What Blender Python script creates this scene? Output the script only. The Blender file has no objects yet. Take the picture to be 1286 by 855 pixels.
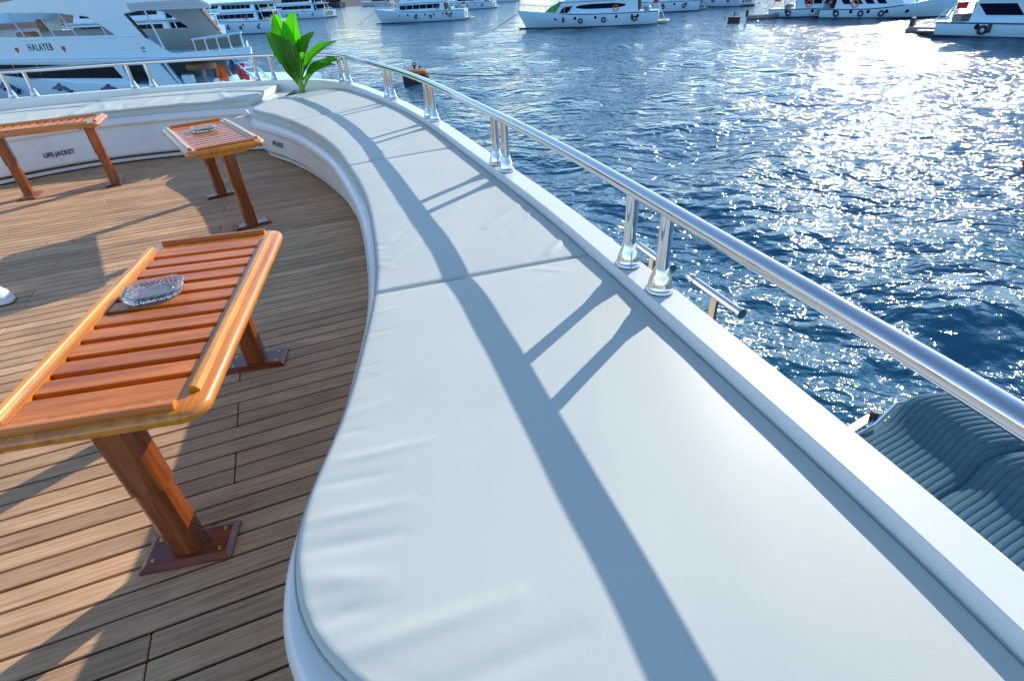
import bpy, bmesh, math, random
import numpy as np
from mathutils import Vector, Matrix
from mathutils.geometry import tessellate_polygon

random.seed(7)
rng = np.random.default_rng(11)
scene = bpy.context.scene
COL = scene.collection
R = math.radians

# ------------------------------------------------------------------ camera
PITCH, ROLL, FPX = R(33.96), R(3.58), 655.0
fw = Vector((0, math.cos(PITCH), -math.sin(PITCH)))
r0 = Vector((1, 0, 0)); d0 = fw.cross(r0)
right = math.cos(ROLL) * r0 + math.sin(ROLL) * d0
down = -math.sin(ROLL) * r0 + math.cos(ROLL) * d0
cam_d = bpy.data.cameras.new('camera')
cam = bpy.data.objects.new('camera', cam_d)
COL.objects.link(cam)
m = Matrix((right, -down, -fw)).transposed().to_4x4()
m.translation = Vector((0, 0, 1.6))
cam.matrix_world = m
cam_d.sensor_width = 36.0
cam_d.lens = FPX / 1286.0 * 36.0
cam_d.clip_start = 0.02
cam_d.clip_end = 20000
scene.camera = cam

# ------------------------------------------------------------------ light
SUN_EL, SUN_AZ = R(23.6), R(38.5)          # azimuth clockwise from +Y
sdir = Vector((math.cos(SUN_EL) * math.sin(SUN_AZ), math.cos(SUN_EL) * math.cos(SUN_AZ), math.sin(SUN_EL)))
world = bpy.data.worlds.new('World'); scene.world = world
world.use_nodes = True
wn = world.node_tree
bg = wn.nodes['Background']
sky = wn.nodes.new('ShaderNodeTexSky')
sky.sky_type = 'NISHITA'; sky.sun_disc = False
sky.sun_elevation = SUN_EL; sky.sun_rotation = SUN_AZ
sky.altitude = 0; sky.air_density = 1.0; sky.dust_density = 0.15; sky.ozone_density = 3.2
wn.links.new(sky.outputs[0], bg.inputs[0])
bg.inputs[1].default_value = 0.15
sun_l = bpy.data.lights.new('sun', 'SUN')
sun_l.energy = 3.35; sun_l.angle = R(0.5); sun_l.color = (1.0, 0.94, 0.85)
sun = bpy.data.objects.new('sun', sun_l); COL.objects.link(sun)
sun.rotation_euler = sdir.to_track_quat('Z', 'Y').to_euler()
sun.location = (20, 25, 20)
scene.view_settings.view_transform = 'Standard'
scene.view_settings.look = 'None'
scene.view_settings.exposure = 0.78
scene.view_settings.gamma = 1.0
scene.render.engine = 'CYCLES'
scene.cycles.use_denoising = True
scene.cycles.caustics_reflective = False
scene.cycles.caustics_refractive = False
scene.cycles.sample_clamp_indirect = 6.0
scene.cycles.max_bounces = 8

WATER_Z = -3.6

# ------------------------------------------------------------------ helpers
def tag(o, label=None, cat=None, group=None, kind=None):
    if label: o['label'] = label
    if cat: o['category'] = cat
    if group: o['group'] = group
    if kind: o['kind'] = kind
    return o

def empty(name, loc=(0, 0, 0), rz=0.0, label=None, cat=None, group=None):
    o = bpy.data.objects.new(name, None); COL.objects.link(o)
    o.location = loc; o.rotation_euler = (0, 0, rz)
    o.empty_display_size = 0.1
    return tag(o, label, cat, group)

def link(name, me, mat=None, parent=None, smooth=False):
    o = bpy.data.objects.new(name, me); COL.objects.link(o)
    if mat is not None and not me.materials: me.materials.append(mat)
    if smooth and len(me.polygons):
        me.polygons.foreach_set('use_smooth', [True] * len(me.polygons))
    if parent is not None: o.parent = parent
    return o

class MB:
    """collects geometry for one mesh object"""
    def __init__(self): self.v = []; self.f = []
    def add(self, vs, fs):
        n = len(self.v); self.v += [tuple(p) for p in vs]
        self.f += [tuple(i + n for i in f) for f in fs]; return self
    def box(self, c, s, rz=0.0, ch=0.0):
        x, y, z = [a / 2 for a in s]; cs, sn = math.cos(rz), math.sin(rz)
        if ch <= 0:
            P = [(a, b, d) for d in (-z, z) for a, b in ((-x, -y), (x, -y), (x, y), (-x, y))]
            F = [(3, 2, 1, 0), (4, 5, 6, 7), (0, 1, 5, 4), (1, 2, 6, 5), (2, 3, 7, 6), (3, 0, 4, 7)]
        else:
            k = ch
            ring = [(-x + k, -y), (x - k, -y), (x, -y + k), (x, y - k), (x - k, y), (-x + k, y), (-x, y - k), (-x, -y + k)]
            ins = [(-x + k, -y + k), (x - k, -y + k), (x - k, -y + k), (x - k, y - k), (x - k, y - k), (-x + k, y - k), (-x + k, y - k), (-x + k, -y + k)]
            ring2 = [(a * (1 - k / x * .999) , b * (1 - k / y * .999)) for a, b in ring]
            P = [(a, b, -z) for a, b in ring2] + [(a, b, -z + k) for a, b in ring] + [(a, b, z - k) for a, b in ring] + [(a, b, z) for a, b in ring2]
            F = [tuple(range(7, -1, -1)), tuple(range(24, 32))]
            for l in range(3):
                for i in range(8):
                    j = (i + 1) % 8; F.append((l * 8 + i, l * 8 + j, l * 8 + 8 + j, l * 8 + 8 + i))
        self.add([(c[0] + a * cs - b * sn, c[1] + a * sn + b * cs, c[2] + d) for a, b, d in P], F); return self
    def tube(self, path, rad, seg=12, cap=True):
        P = [Vector(p) for p in path]; n = len(P); rads = rad if hasattr(rad, '__len__') else [rad] * n
        vs = []; fs = []; up = None
        for i, p in enumerate(P):
            t = (P[min(i + 1, n - 1)] - P[max(i - 1, 0)]).normalized()
            if up is None:
                up = Vector((0, 0, 1)) if abs(t.z) < .9 else Vector((1, 0, 0))
            a = t.cross(up).normalized(); up = a.cross(t).normalized()
            for k in range(seg):
                th = 2 * math.pi * k / seg
                vs.append(p + (a * math.cos(th) + up * math.sin(th)) * rads[i])
        for i in range(n - 1):
            for k in range(seg):
                q = (k + 1) % seg; fs.append((i * seg + k, i * seg + q, (i + 1) * seg + q, (i + 1) * seg + k))
        if cap:
            fs.append(tuple(range(seg))[::-1]); fs.append(tuple((n - 1) * seg + k for k in range(seg)))
        self.add(vs, fs); return self
    def lathe(self, prof, c=(0, 0, 0), seg=20, sx=1.0, sy=1.0):
        vs = []; fs = []
        for r, z in prof:
            for k in range(seg):
                th = 2 * math.pi * k / seg
                vs.append((c[0] + r * sx * math.cos(th), c[1] + r * sy * math.sin(th), c[2] + z))
        n = len(prof)
        for i in range(n - 1):
            for k in range(seg):
                q = (k + 1) % seg; fs.append((i * seg + k, i * seg + q, (i + 1) * seg + q, (i + 1) * seg + k))
        fs.append(tuple(range(seg))[::-1]); fs.append(tuple((n - 1) * seg + k for k in range(seg)))
        self.add(vs, fs); return self
    def prism(self, poly, d0, d1, axis='y'):
        """polygon given in the plane normal to axis, extruded from d0 to d1; y: (x,z); z: (x,y); x: (y,z)"""
        n = len(poly)
        def pt(a, b, d):
            return {'y': (a, d, b), 'z': (a, b, d), 'x': (d, a, b)}[axis]
        vs = [pt(a, b, d0) for a, b in poly] + [pt(a, b, d1) for a, b in poly]
        fs = [tuple(range(n)), tuple(range(2 * n - 1, n - 1, -1))]
        for i in range(n):
            j = (i + 1) % n; fs.append((i, n + i, n + j, j))
        self.add(vs, fs); return self
    def plate(self, outer, holes, d0, d1, axis='y'):
        loops = [outer] + list(holes)
        tri = tessellate_polygon([[Vector((a, b, 0)) for a, b in l] for l in loops])
        flat = [p for l in loops for p in l]; n = len(flat)
        def pt(a, b, d):
            return {'y': (a, d, b), 'z': (a, b, d), 'x': (d, a, b)}[axis]
        vs = [pt(a, b, d0) for a, b in flat] + [pt(a, b, d1) for a, b in flat]
        fs = [tuple(t) for t in tri] + [tuple(i + n for i in t)[::-1] for t in tri]
        k = 0
        for l in loops:
            for i in range(len(l)):
                j = (i + 1) % len(l); fs.append((k + i, n + k + i, n + k + j, k + j))
            k += len(l)
        self.add(vs, fs); return self
    def mesh(self, name='mesh', fix=True):
        me = bpy.data.meshes.new(name); me.from_pydata(self.v, [], self.f)
        if fix:
            bm = bmesh.new(); bm.from_mesh(me); bmesh.ops.recalc_face_normals(bm, faces=bm.faces); bm.to_mesh(me); bm.free()
        me.update(); return me
    def build(self, name, mat, parent=None, smooth=False, bevel=0.0, auto=None):
        o = link(name, self.mesh(name), mat, parent, smooth)
        if auto is not None: smooth_by_angle(o.data, auto)
        if bevel > 0:
            b = o.modifiers.new('bevel', 'BEVEL'); b.width = bevel; b.segments = 2; b.limit_method = 'ANGLE'; b.angle_limit = R(35)
        return o

def smooth_by_angle(me, ang):
    me.polygons.foreach_set('use_smooth', [True] * len(me.polygons))
    bm = bmesh.new(); bm.from_mesh(me); bm.edges.ensure_lookup_table()
    for e in bm.edges:
        if len(e.link_faces) == 2 and e.calc_face_angle(0) > ang: e.smooth = False
    bm.to_mesh(me); bm.free()

def catmull(P, n=8):
    P = [np.array(p, float) for p in P]; out = []
    Q = [2 * P[0] - P[1]] + P + [2 * P[-1] - P[-2]]
    for i in range(1, len(Q) - 2):
        a, b, c, d = Q[i - 1:i + 3]
        for k in range(n):
            t = k / n
            out.append(.5 * ((2 * b) + (c - a) * t + (2 * a - 5 * b + 4 * c - d) * t * t + (3 * b - a - 3 * c + d) * t ** 3))
    out.append(P[-1]); return np.array(out)

def resample(P, n):
    P = np.asarray(P, float); s = np.r_[0, np.cumsum(np.linalg.norm(np.diff(P, axis=0), axis=1))]
    t = n if hasattr(n, '__len__') else np.linspace(0, 1, n)
    t = np.asarray(t) * s[-1]
    return np.stack([np.interp(t, s, P[:, k]) for k in range(P.shape[1])], 1)

def normals2(P):
    d = np.gradient(np.asarray(P)[:, :2], axis=0); d /= np.linalg.norm(d, axis=1)[:, None] + 1e-12
    return np.stack([-d[:, 1], d[:, 0]], 1)

def sweep(P, prof, side=1.0, zoff=None):
    """profile points (offset along the left normal * side, z) carried along a plan curve"""
    P = np.asarray(P, float); N = normals2(P) * side; mb = MB(); k = len(prof); vs = []; fs = []
    for i in range(len(P)):
        zo = 0 if zoff is None else zoff[i]
        for o, z in prof: vs.append((P[i, 0] + N[i, 0] * o, P[i, 1] + N[i, 1] * o, z + zo))
    for i in range(len(P) - 1):
        for j in range(k - 1): fs.append((i * k + j, i * k + j + 1, (i + 1) * k + j + 1, (i + 1) * k + j))
    mb.add(vs, fs); return mb

# ------------------------------------------------------------------ materials
def nodes_of(name):
    mt = bpy.data.materials.new(name); mt.use_nodes = True
    nt = mt.node_tree; return mt, nt, nt.nodes['Principled BSDF']

def N(nt, t, **kw):
    n = nt.nodes.new(t)
    for k, v in kw.items():
        if k in n.inputs.keys() if isinstance(k, str) and hasattr(n, 'inputs') else False: n.inputs[k].default_value = v
        else: setattr(n, k, v)
    return n

def simple(name, col, rough=.4, metal=0.0, var=.08, scale=6.0, coat=0.0, bump=0.0, bscale=60.0, spec=.5, rvar=0.0, **kw):
    """principled with slight procedural mottling, roughness change and fine relief"""
    mt, nt, p = nodes_of(name)
    tc = N(nt, 'ShaderNodeTexCoord'); L = nt.links.new
    nz = N(nt, 'ShaderNodeTexNoise'); nz.inputs['Scale'].default_value = scale; nz.inputs['Detail'].default_value = 6
    L(tc.outputs['Object'], nz.inputs['Vector'])
    mx = N(nt, 'ShaderNodeMix', data_type='RGBA')
    a = [c * (1 - var) for c in col]; b = [min(1, c * (1 + var)) for c in col]
    mx.inputs['A'].default_value = (*a, 1); mx.inputs['B'].default_value = (*b, 1)
    L(nz.outputs['Fac'], mx.inputs['Factor']); L(mx.outputs['Result'], p.inputs['Base Color'])
    p.inputs['Metallic'].default_value = metal
    p.inputs['Coat Weight'].default_value = coat; p.inputs['Coat Roughness'].default_value = .06
    p.inputs['Specular IOR Level'].default_value = spec
    mr = N(nt, 'ShaderNodeMapRange'); mr.inputs['To Min'].default_value = max(0, rough - rvar); mr.inputs['To Max'].default_value = rough + rvar
    L(nz.outputs['Fac'], mr.inputs['Value']); L(mr.outputs['Result'], p.inputs['Roughness'])
    if bump:
        n2 = N(nt, 'ShaderNodeTexNoise'); n2.inputs['Scale'].default_value = bscale; n2.inputs['Detail'].default_value = 4
        L(tc.outputs['Object'], n2.inputs['Vector'])
        bp = N(nt, 'ShaderNodeBump'); bp.inputs['Strength'].default_value = bump; bp.inputs['Distance'].default_value = .002
        L(n2.outputs['Fac'], bp.inputs['Height']); L(bp.outputs['Normal'], p.inputs['Normal'])
    for k, v in kw.items(): p.inputs[k].default_value = v
    return mt

def wood(name, c1, c2, c3, scale=(3, 40, 40), rough=.5, coat=0.0, world_rot=None, coat_rough=.08, spots=0.0, tint=.25, streak_dir=None):
    mt, nt, p = nodes_of(name); L = nt.links.new
    if world_rot is None:
        src = N(nt, 'ShaderNodeTexCoord').outputs['Object']
    else:
        src = N(nt, 'ShaderNodeNewGeometry').outputs['Position']
    rot = N(nt, 'ShaderNodeMapping'); rot.inputs['Rotation'].default_value = (0, 0, world_rot or 0)
    L(src, rot.inputs['Vector'])
    oi = N(nt, 'ShaderNodeObjectInfo')
    add = N(nt, 'ShaderNodeVectorMath', operation='ADD')
    sc3 = N(nt, 'ShaderNodeVectorMath', operation='SCALE'); sc3.inputs['Scale'].default_value = 37.0
    cmb = N(nt, 'ShaderNodeCombineXYZ')
    for i in range(3): L(oi.outputs['Random'], cmb.inputs[i])
    L(cmb.outputs[0], sc3.inputs[0]); L(rot.outputs[0], add.inputs[0]); L(sc3.outputs[0], add.inputs[1])
    st = N(nt, 'ShaderNodeMapping'); st.inputs['Scale'].default_value = scale; L(add.outputs[0], st.inputs['Vector'])
    g = N(nt, 'ShaderNodeTexNoise'); g.inputs['Scale'].default_value = 1.0; g.inputs['Detail'].default_value = 8; g.inputs['Roughness'].default_value = .65
    g.inputs['Distortion'].default_value = .4
    L(st.outputs[0], g.inputs['Vector'])
    cr = N(nt, 'ShaderNodeValToRGB'); L(g.outputs['Fac'], cr.inputs['Fac'])
    e = cr.color_ramp.elements; e[0].position = .28; e[0].color = (*c1, 1); e[1].position = .72; e[1].color = (*c3, 1)
    k = e.new(.5); k.color = (*c2, 1)
    # big blotches
    b2 = N(nt, 'ShaderNodeTexNoise'); b2.inputs['Scale'].default_value = 3.0; b2.inputs['Detail'].default_value = 5
    L(add.outputs[0], b2.inputs['Vector'])
    hsv = N(nt, 'ShaderNodeHueSaturation'); L(cr.outputs[0], hsv.inputs['Color'])
    m1 = N(nt, 'ShaderNodeMapRange'); m1.inputs['To Min'].default_value = 1 - tint; m1.inputs['To Max'].default_value = 1 + tint
    L(oi.outputs['Random'], m1.inputs['Value'])
    m2 = N(nt, 'ShaderNodeMapRange'); m2.inputs['From Min'].default_value = .3; m2.inputs['From Max'].default_value = .7; m2.inputs['To Min'].default_value = .82; m2.inputs['To Max'].default_value = 1.15
    L(b2.outputs['Fac'], m2.inputs['Value'])
    mu = N(nt, 'ShaderNodeMath', operation='MULTIPLY'); L(m1.outputs[0], mu.inputs[0]); L(m2.outputs[0], mu.inputs[1])
    L(mu.outputs[0], hsv.inputs['Value'])
    out = hsv.outputs[0]
    if spots:
        vo = N(nt, 'ShaderNodeTexVoronoi'); vo.inputs['Scale'].default_value = spots
        s2 = N(nt, 'ShaderNodeMapping'); s2.inputs['Scale'].default_value = (1, 1.3, 1); L(add.outputs[0], s2.inputs['Vector']); L(s2.outputs[0], vo.inputs['Vector'])
        r2 = N(nt, 'ShaderNodeValToRGB'); L(vo.outputs['Distance'], r2.inputs['Fac'])
        q = r2.color_ramp.elements; q[0].position = .028; q[0].color = (.85, .85, .85, 1); q[1].position = .06; q[1].color = (0, 0, 0, 1)
        gate = N(nt, 'ShaderNodeSeparateColor'); L(vo.outputs['Color'], gate.inputs[0])
        gt = N(nt, 'ShaderNodeMath', operation='GREATER_THAN'); gt.inputs[1].default_value = .35; L(gate.outputs[0], gt.inputs[0])
        mm = N(nt, 'ShaderNodeMath', operation='MULTIPLY'); L(r2.outputs[0], mm.inputs[0]); L(gt.outputs[0], mm.inputs[1])
        mx = N(nt, 'ShaderNodeMix', data_type='RGBA'); mx.inputs['B'].default_value = (.035, .022, .015, 1)
        L(mm.outputs[0], mx.inputs['Factor']); L(out, mx.inputs['A']); out = mx.outputs['Result']
    L(out, p.inputs['Base Color'])
    mr = N(nt, 'ShaderNodeMapRange'); mr.inputs['To Min'].default_value = rough - .12; mr.inputs['To Max'].default_value = rough + .12
    L(b2.outputs['Fac'], mr.inputs['Value']); L(mr.outputs[0], p.inputs['Roughness'])
    p.inputs['Coat Weight'].default_value = coat; p.inputs['Coat Roughness'].default_value = coat_rough
    bp = N(nt, 'ShaderNodeBump'); bp.inputs['Strength'].default_value = .35; bp.inputs['Distance'].default_value = .0015
    L(g.outputs['Fac'], bp.inputs['Height']); L(bp.outputs['Normal'], p.inputs['Normal'])
    return mt

PLANK_H = R(69.8)                                    # heading of the deck planks, clockwise from +Y
PLANK_A = math.pi / 2 - PLANK_H                      # angle of the plank direction from +X
M = {}
M['teak'] = wood('weathered_teak', (.36, .175, .080), (.57, .325, .160), (.70, .445, .245), (4.5, 90, 50), .62, 0, world_rot=-PLANK_A, spots=4.2, tint=.17)
M['caulk'] = simple('caulk', (.012, .012, .013), .7)
M['varnish'] = wood('varnished_wood', (.36, .085, .004), (.62, .185, .006), (.76, .29, .014), (30, 2.0, 30), .38, .8, coat_rough=.1, tint=.1)
M['varnish_y'] = wood('varnished_wood_long', (.42, .11, .005), (.66, .22, .008), (.80, .33, .018), (30, 2.0, 30), .34, .9, coat_rough=.07, tint=.1)
M['varnish_x'] = wood('varnished_wood_slat', (.36, .068, .004), (.60, .150, .005), (.74, .23, .010), (2.0, 34, 34), .42, .5, coat_rough=.13, tint=.13)
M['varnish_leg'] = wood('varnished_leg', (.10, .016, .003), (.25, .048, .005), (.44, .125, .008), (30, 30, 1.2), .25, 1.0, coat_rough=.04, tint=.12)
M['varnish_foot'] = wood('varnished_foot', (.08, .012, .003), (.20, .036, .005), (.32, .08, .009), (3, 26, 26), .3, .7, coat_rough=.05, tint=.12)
M['gelcoat'] = simple('white_gelcoat', (.82, .815, .80), .28, var=.03, scale=1.5, coat=.3, rvar=.05, bump=.05, bscale=25)
def specks(mt, scale, col=(.35, .33, .30)):
    nt = mt.node_tree; p = nt.nodes['Principled BSDF']; src = p.inputs['Base Color'].links[0].from_socket
    tc = nt.nodes.new('ShaderNodeTexCoord'); vo = nt.nodes.new('ShaderNodeTexVoronoi'); vo.inputs['Scale'].default_value = scale
    nt.links.new(tc.outputs['Object'], vo.inputs['Vector'])
    rp = nt.nodes.new('ShaderNodeValToRGB'); rp.color_ramp.elements[0].position = .012; rp.color_ramp.elements[0].color = (.8, .8, .8, 1); rp.color_ramp.elements[1].position = .022; rp.color_ramp.elements[1].color = (0, 0, 0, 1)
    nt.links.new(vo.outputs['Distance'], rp.inputs['Fac'])
    st = nt.nodes.new('ShaderNodeTexNoise'); st.inputs['Scale'].default_value = 1.7; st.inputs['Detail'].default_value = 8; st.inputs['Roughness'].default_value = .7
    nt.links.new(tc.outputs['Object'], st.inputs['Vector'])
    r2 = nt.nodes.new('ShaderNodeValToRGB'); r2.color_ramp.elements[0].position = .52; r2.color_ramp.elements[0].color = (0, 0, 0, 1); r2.color_ramp.elements[1].position = .78; r2.color_ramp.elements[1].color = (.22, .22, .22, 1)
    nt.links.new(st.outputs['Fac'], r2.inputs['Fac'])
    mx = nt.nodes.new('ShaderNodeMix'); mx.data_type = 'RGBA'; mx.inputs['B'].default_value = (*col, 1)
    ad = nt.nodes.new('ShaderNodeMath'); ad.operation = 'MAXIMUM'; nt.links.new(rp.outputs[0], ad.inputs[0]); nt.links.new(r2.outputs[0], ad.inputs[1])
    nt.links.new(ad.outputs[0], mx.inputs['Factor']); nt.links.new(src, mx.inputs['A']); nt.links.new(mx.outputs['Result'], p.inputs['Base Color'])
specks(M['gelcoat'], 3.0)
M['panel'] = simple('painted_bench_panel', (.84, .80, .75), .36, var=.05, scale=2.2, rvar=.08, bump=.12, bscale=14)
M['vinyl'] = simple('cushion_vinyl', (.575, .595, .525), .5, var=.02, spec=.3, scale=2.5, bump=.10, bscale=420, rvar=.05)
specks(M['panel'], 2.5); specks(M['vinyl'], 2.2, (.40, .42, .42))
M['piping'] = simple('cushion_piping', (.40, .42, .40), .5, var=.05)
M['steel'] = simple('polished_steel', (.72, .71, .69), .04, 1.0, var=.05, scale=9, rvar=.025)
M['brass'] = simple('brass_screw', (.65, .45, .14), .3, 1.0)
M['rusty'] = simple('tarnished_steel', (.52, .40, .28), .28, 1.0, var=.25, scale=30, rvar=.1)
M['print'] = simple('black_lettering', (.015, .015, .017), .5)
M['rubber'] = simple('black_rubber', (.02, .02, .022), .6)
M['glass'] = simple('ashtray_glass', (.90, .97, .96), .03, var=.01)
pg = M['glass'].node_tree.nodes['Principled BSDF']; pg.inputs['Transmission Weight'].default_value = .88; pg.inputs['IOR'].default_value = 1.5
M['shoe'] = simple('white_canvas', (.75, .76, .78), .7, bump=.3, bscale=300)
M['mat'] = simple('navy_mat_fabric', (.052, .132, .180), .8, spec=.15, var=.15, scale=20, bump=.3, bscale=350)
M['thread'] = simple('white_thread', (.7, .7, .68), .8)
M['boat_white_blue_shade'] = simple('boat_white_blue_shade', (.55, .81, 1.0), .3, var=.05, scale=.7, coat=.2)  # white paint with the blue of sky-lit shade put into the base colour
M['boat_cream'] = simple('boat_cream', (.58, .66, .74), .35, var=.06, scale=.8)
M['boat_inner_shade'] = simple('boat_inner_shade', (.48, .45, .43), .5)  # grey-brown that paints in the shade on the far wall's inner face
M['boat_deck'] = simple('boat_deck', (.36, .30, .24), .6, var=.15)
M['boat_glass'] = simple('boat_glass', (.004, .008, .026), .3, var=.2, spec=.03)
M['boat_foul'] = simple('antifouling', (.02, .025, .05), .6)
M['boat_blue'] = simple('boat_blue', (.03, .07, .22), .45)
M['boat_red'] = simple('boat_red', (.55, .02, .03), .5)
M['boat_grey'] = simple('boat_grey', (.22, .22, .23), .5)
M['boat_dark'] = simple('boat_dark', (.03, .035, .05), .5)
M['orange'] = simple('life_jacket_orange', (.80, .14, .02), .7, bump=.4, bscale=30)
M['chairwood'] = simple('boat_brown_wood', (.22, .09, .035), .5, var=.2)
M['green'] = simple('green_tarp', (.03, .33, .06), .6)
M['yellow'] = simple('buoy_yellow', (.34, .15, .022), .6, var=.5, scale=3)
M['buoy_dark'] = simple('buoy_dark', (.03, .022, .02), .7, var=.4)
M['rope'] = simple('rope', (.10, .12, .10), .8)
M['hill'] = simple('dry_hill', (.085, .075, .068), .9, var=.35, scale=.02)
M['boat_teal'] = simple('boat_teal_glass', (.05, .11, .12), .12, var=.2)

M['canvas'] = simple('added_roof_sheet', (.85, .86, .88), .8)  # translucent sheet added so the roof edge looks sunlit
_nt = M['canvas'].node_tree; _tr = _nt.nodes.new('ShaderNodeBsdfTranslucent'); _tr.inputs['Color'].default_value = (.9, .9, .9, 1); _ms = _nt.nodes.new('ShaderNodeMixShader'); _ms.inputs[0].default_value = .6
_nt.links.new(_nt.nodes['Principled BSDF'].outputs[0], _ms.inputs[1]); _nt.links.new(_tr.outputs[0], _ms.inputs[2]); _nt.links.new(_ms.outputs[0], _nt.nodes['Material Output'].inputs['Surface'])

def leaf_material():
    mt, nt, p = nodes_of('banana_leaf'); L = nt.links.new
    tc = N(nt, 'ShaderNodeTexCoord')
    wv = N(nt, 'ShaderNodeTexWave'); wv.inputs['Scale'].default_value = 30; wv.inputs['Distortion'].default_value = 1.5
    L(tc.outputs['UV'], wv.inputs['Vector'])
    oi = N(nt, 'ShaderNodeObjectInfo')
    mx = N(nt, 'ShaderNodeMix', data_type='RGBA'); mx.inputs['A'].default_value = (.05, .19, .012, 1); mx.inputs['B'].default_value = (.10, .33, .02, 1)
    L(oi.outputs['Random'], mx.inputs['Factor'])
    m2 = N(nt, 'ShaderNodeMix', data_type='RGBA', blend_type='MULTIPLY'); m2.inputs['Factor'].default_value = .25
    L(mx.outputs['Result'], m2.inputs['A']); L(wv.outputs['Color'], m2.inputs['B'])
    L(m2.outputs['Result'], p.inputs['Base Color'])
    p.inputs['Roughness'].default_value = .35
    tr = N(nt, 'ShaderNodeBsdfTranslucent'); tr.inputs['Color'].default_value = (.30, .80, .03, 1)
    ms = N(nt, 'ShaderNodeMixShader'); mrr = N(nt, 'ShaderNodeMapRange'); mrr.inputs['To Min'].default_value = .25; mrr.inputs['To Max'].default_value = .82; L(oi.outputs['Random'], mrr.inputs['Value']); L(mrr.outputs[0], ms.inputs[0])
    L(p.outputs[0], ms.inputs[1]); L(tr.outputs[0], ms.inputs[2]); L(ms.outputs[0], nt.nodes['Material Output'].inputs['Surface'])
    return mt
M['leaf'] = leaf_material()
M['midrib'] = simple('leaf_midrib', (.16, .34, .05), .4)

def water_material():
    mt, nt, p = nodes_of('sea_water'); L = nt.links.new
    geo = N(nt, 'ShaderNodeNewGeometry')
    p.inputs['Base Color'].default_value = (.022, .112, .185, 1)
    p.inputs['Roughness'].default_value = .075
    p.inputs['IOR'].default_value = 1.333
    mp = N(nt, 'ShaderNodeMapping'); mp.inputs['Rotation'].default_value = (0, 0, R(12)); mp.inputs['Scale'].default_value = (.9, 1.15, 1)
    L(geo.outputs['Position'], mp.inputs['Vector'])
    n1 = N(nt, 'ShaderNodeTexNoise'); n1.inputs['Scale'].default_value = 1.25; n1.inputs['Detail'].default_value = 2.2; n1.inputs['Roughness'].default_value = .5; n1.inputs['Distortion'].default_value = .25
    n2 = N(nt, 'ShaderNodeTexNoise'); n2.inputs['Scale'].default_value = 5.5; n2.inputs['Detail'].default_value = 2.0; n2.inputs['Distortion'].default_value = .3
    L(mp.outputs[0], n1.inputs['Vector']); L(mp.outputs[0], n2.inputs['Vector'])
    b1 = N(nt, 'ShaderNodeBump'); b1.inputs['Strength'].default_value = 1.0; b1.inputs['Distance'].default_value = .42
    b2 = N(nt, 'ShaderNodeBump'); b2.inputs['Strength'].default_value = 1.0; b2.inputs['Distance'].default_value = .05
    L(n1.outputs['Fac'], b1.inputs['Height']); L(n2.outputs['Fac'], b2.inputs['Height'])
    L(b1.outputs['Normal'], b2.inputs['Normal']); L(b2.outputs['Normal'], p.inputs['Normal'])
    return mt
M['water'] = water_material()

# ------------------------------------------------------------------ water and land
def make_water():
    nr, na = 360, 420
    rr = np.geomspace(2.0, 9000.0, nr)
    aa = np.linspace(0, 2 * np.pi, na, endpoint=False)
    # finer angular steps ahead of the bows, coarser behind
    aa = np.concatenate([np.linspace(-1.25, 1.25, 330, endpoint=False), np.linspace(1.25, 2 * np.pi - 1.25, na - 330, endpoint=False)])
    RR, AA = np.meshgrid(rr, aa, indexing='ij')
    X = RR * np.sin(AA); Y = RR * np.cos(AA); Z = np.zeros_like(X)
    step = RR * .025
    for k in range(46):
        lam = 0.7 * (9.0 / 0.7) ** rng.random(); th = rng.normal(R(98), R(48)); ph = rng.random() * 6.28
        amp = .0065 * lam ** .85
        kx, ky = math.cos(th) * 2 * math.pi / lam, math.sin(th) * 2 * math.pi / lam
        fade = np.clip((lam / (step * 2.2)) - .8, 0, 1)
        Z += amp * np.sin(kx * X + ky * Y + ph) * fade
    V = np.stack([X, Y, Z + WATER_Z], -1).reshape(-1, 3)
    i, j = np.meshgrid(np.arange(nr - 1), np.arange(na), indexing='ij'); j2 = (j + 1) % na
    F = np.stack([i * na + j, i * na + j2, (i + 1) * na + j2, (i + 1) * na + j], -1).reshape(-1, 4)
    V = np.vstack([V, [[0, 0, WATER_Z]]])
    me = bpy.data.meshes.new('water')
    faces = [tuple(map(int, f)) for f in F[:, ::-1]] + [(int(k), int((k + 1) % na), len(V) - 1) for k in range(na)]
    me.from_pydata([tuple(v) for v in V], [], faces); me.update()
    o = link('water', me, M['water'], None, True)
    bm = bmesh.new(); bm.from_mesh(me); bmesh.ops.recalc_face_normals(bm, faces=bm.faces)
    if sum(f.normal.z for f in bm.faces) < 0: bmesh.ops.reverse_faces(bm, faces=bm.faces)
    bm.to_mesh(me); bm.free()
    tag(o, 'rippled deep blue sea glittering in the low sun', None, None, 'structure')
make_water()

def make_hill():
    na, nb = 160, 14; vs = []; fs = []
    for i in range(na):
        az = R(-75 + 125 * i / (na - 1))
        base = 560 + 90 * math.sin(i * .07) + 40 * math.sin(i * .21 + 1)
        ridge = 34 + 20 * math.sin(i * .045 + .6) + 9 * math.sin(i * .23) + 4 * math.sin(i * .61)
        for j in range(nb):
            t = j / (nb - 1); r = base + 420 * t
            h = ridge * (math.sin(min(1, t * 1.15) * math.pi * .5) ** .8) + (3.5 * math.sin(i * .9 + j * 1.7) + 2 * math.sin(i * 2.1 - j * .8)) * t
            vs.append((r * math.sin(az), r * math.cos(az), WATER_Z - .6 + h * (1 if j < nb - 1 else .9)))
    for i in range(na - 1):
        for j in range(nb - 1): fs.append((i * nb + j, (i + 1) * nb + j, (i + 1) * nb + j + 1, i * nb + j + 1))
    mb = MB().add(vs, fs); o = mb.build('hill', M['hill'], None, True)
    tag(o, 'dark bare hillside along the far shore', None, None, 'structure')
make_hill()

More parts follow.
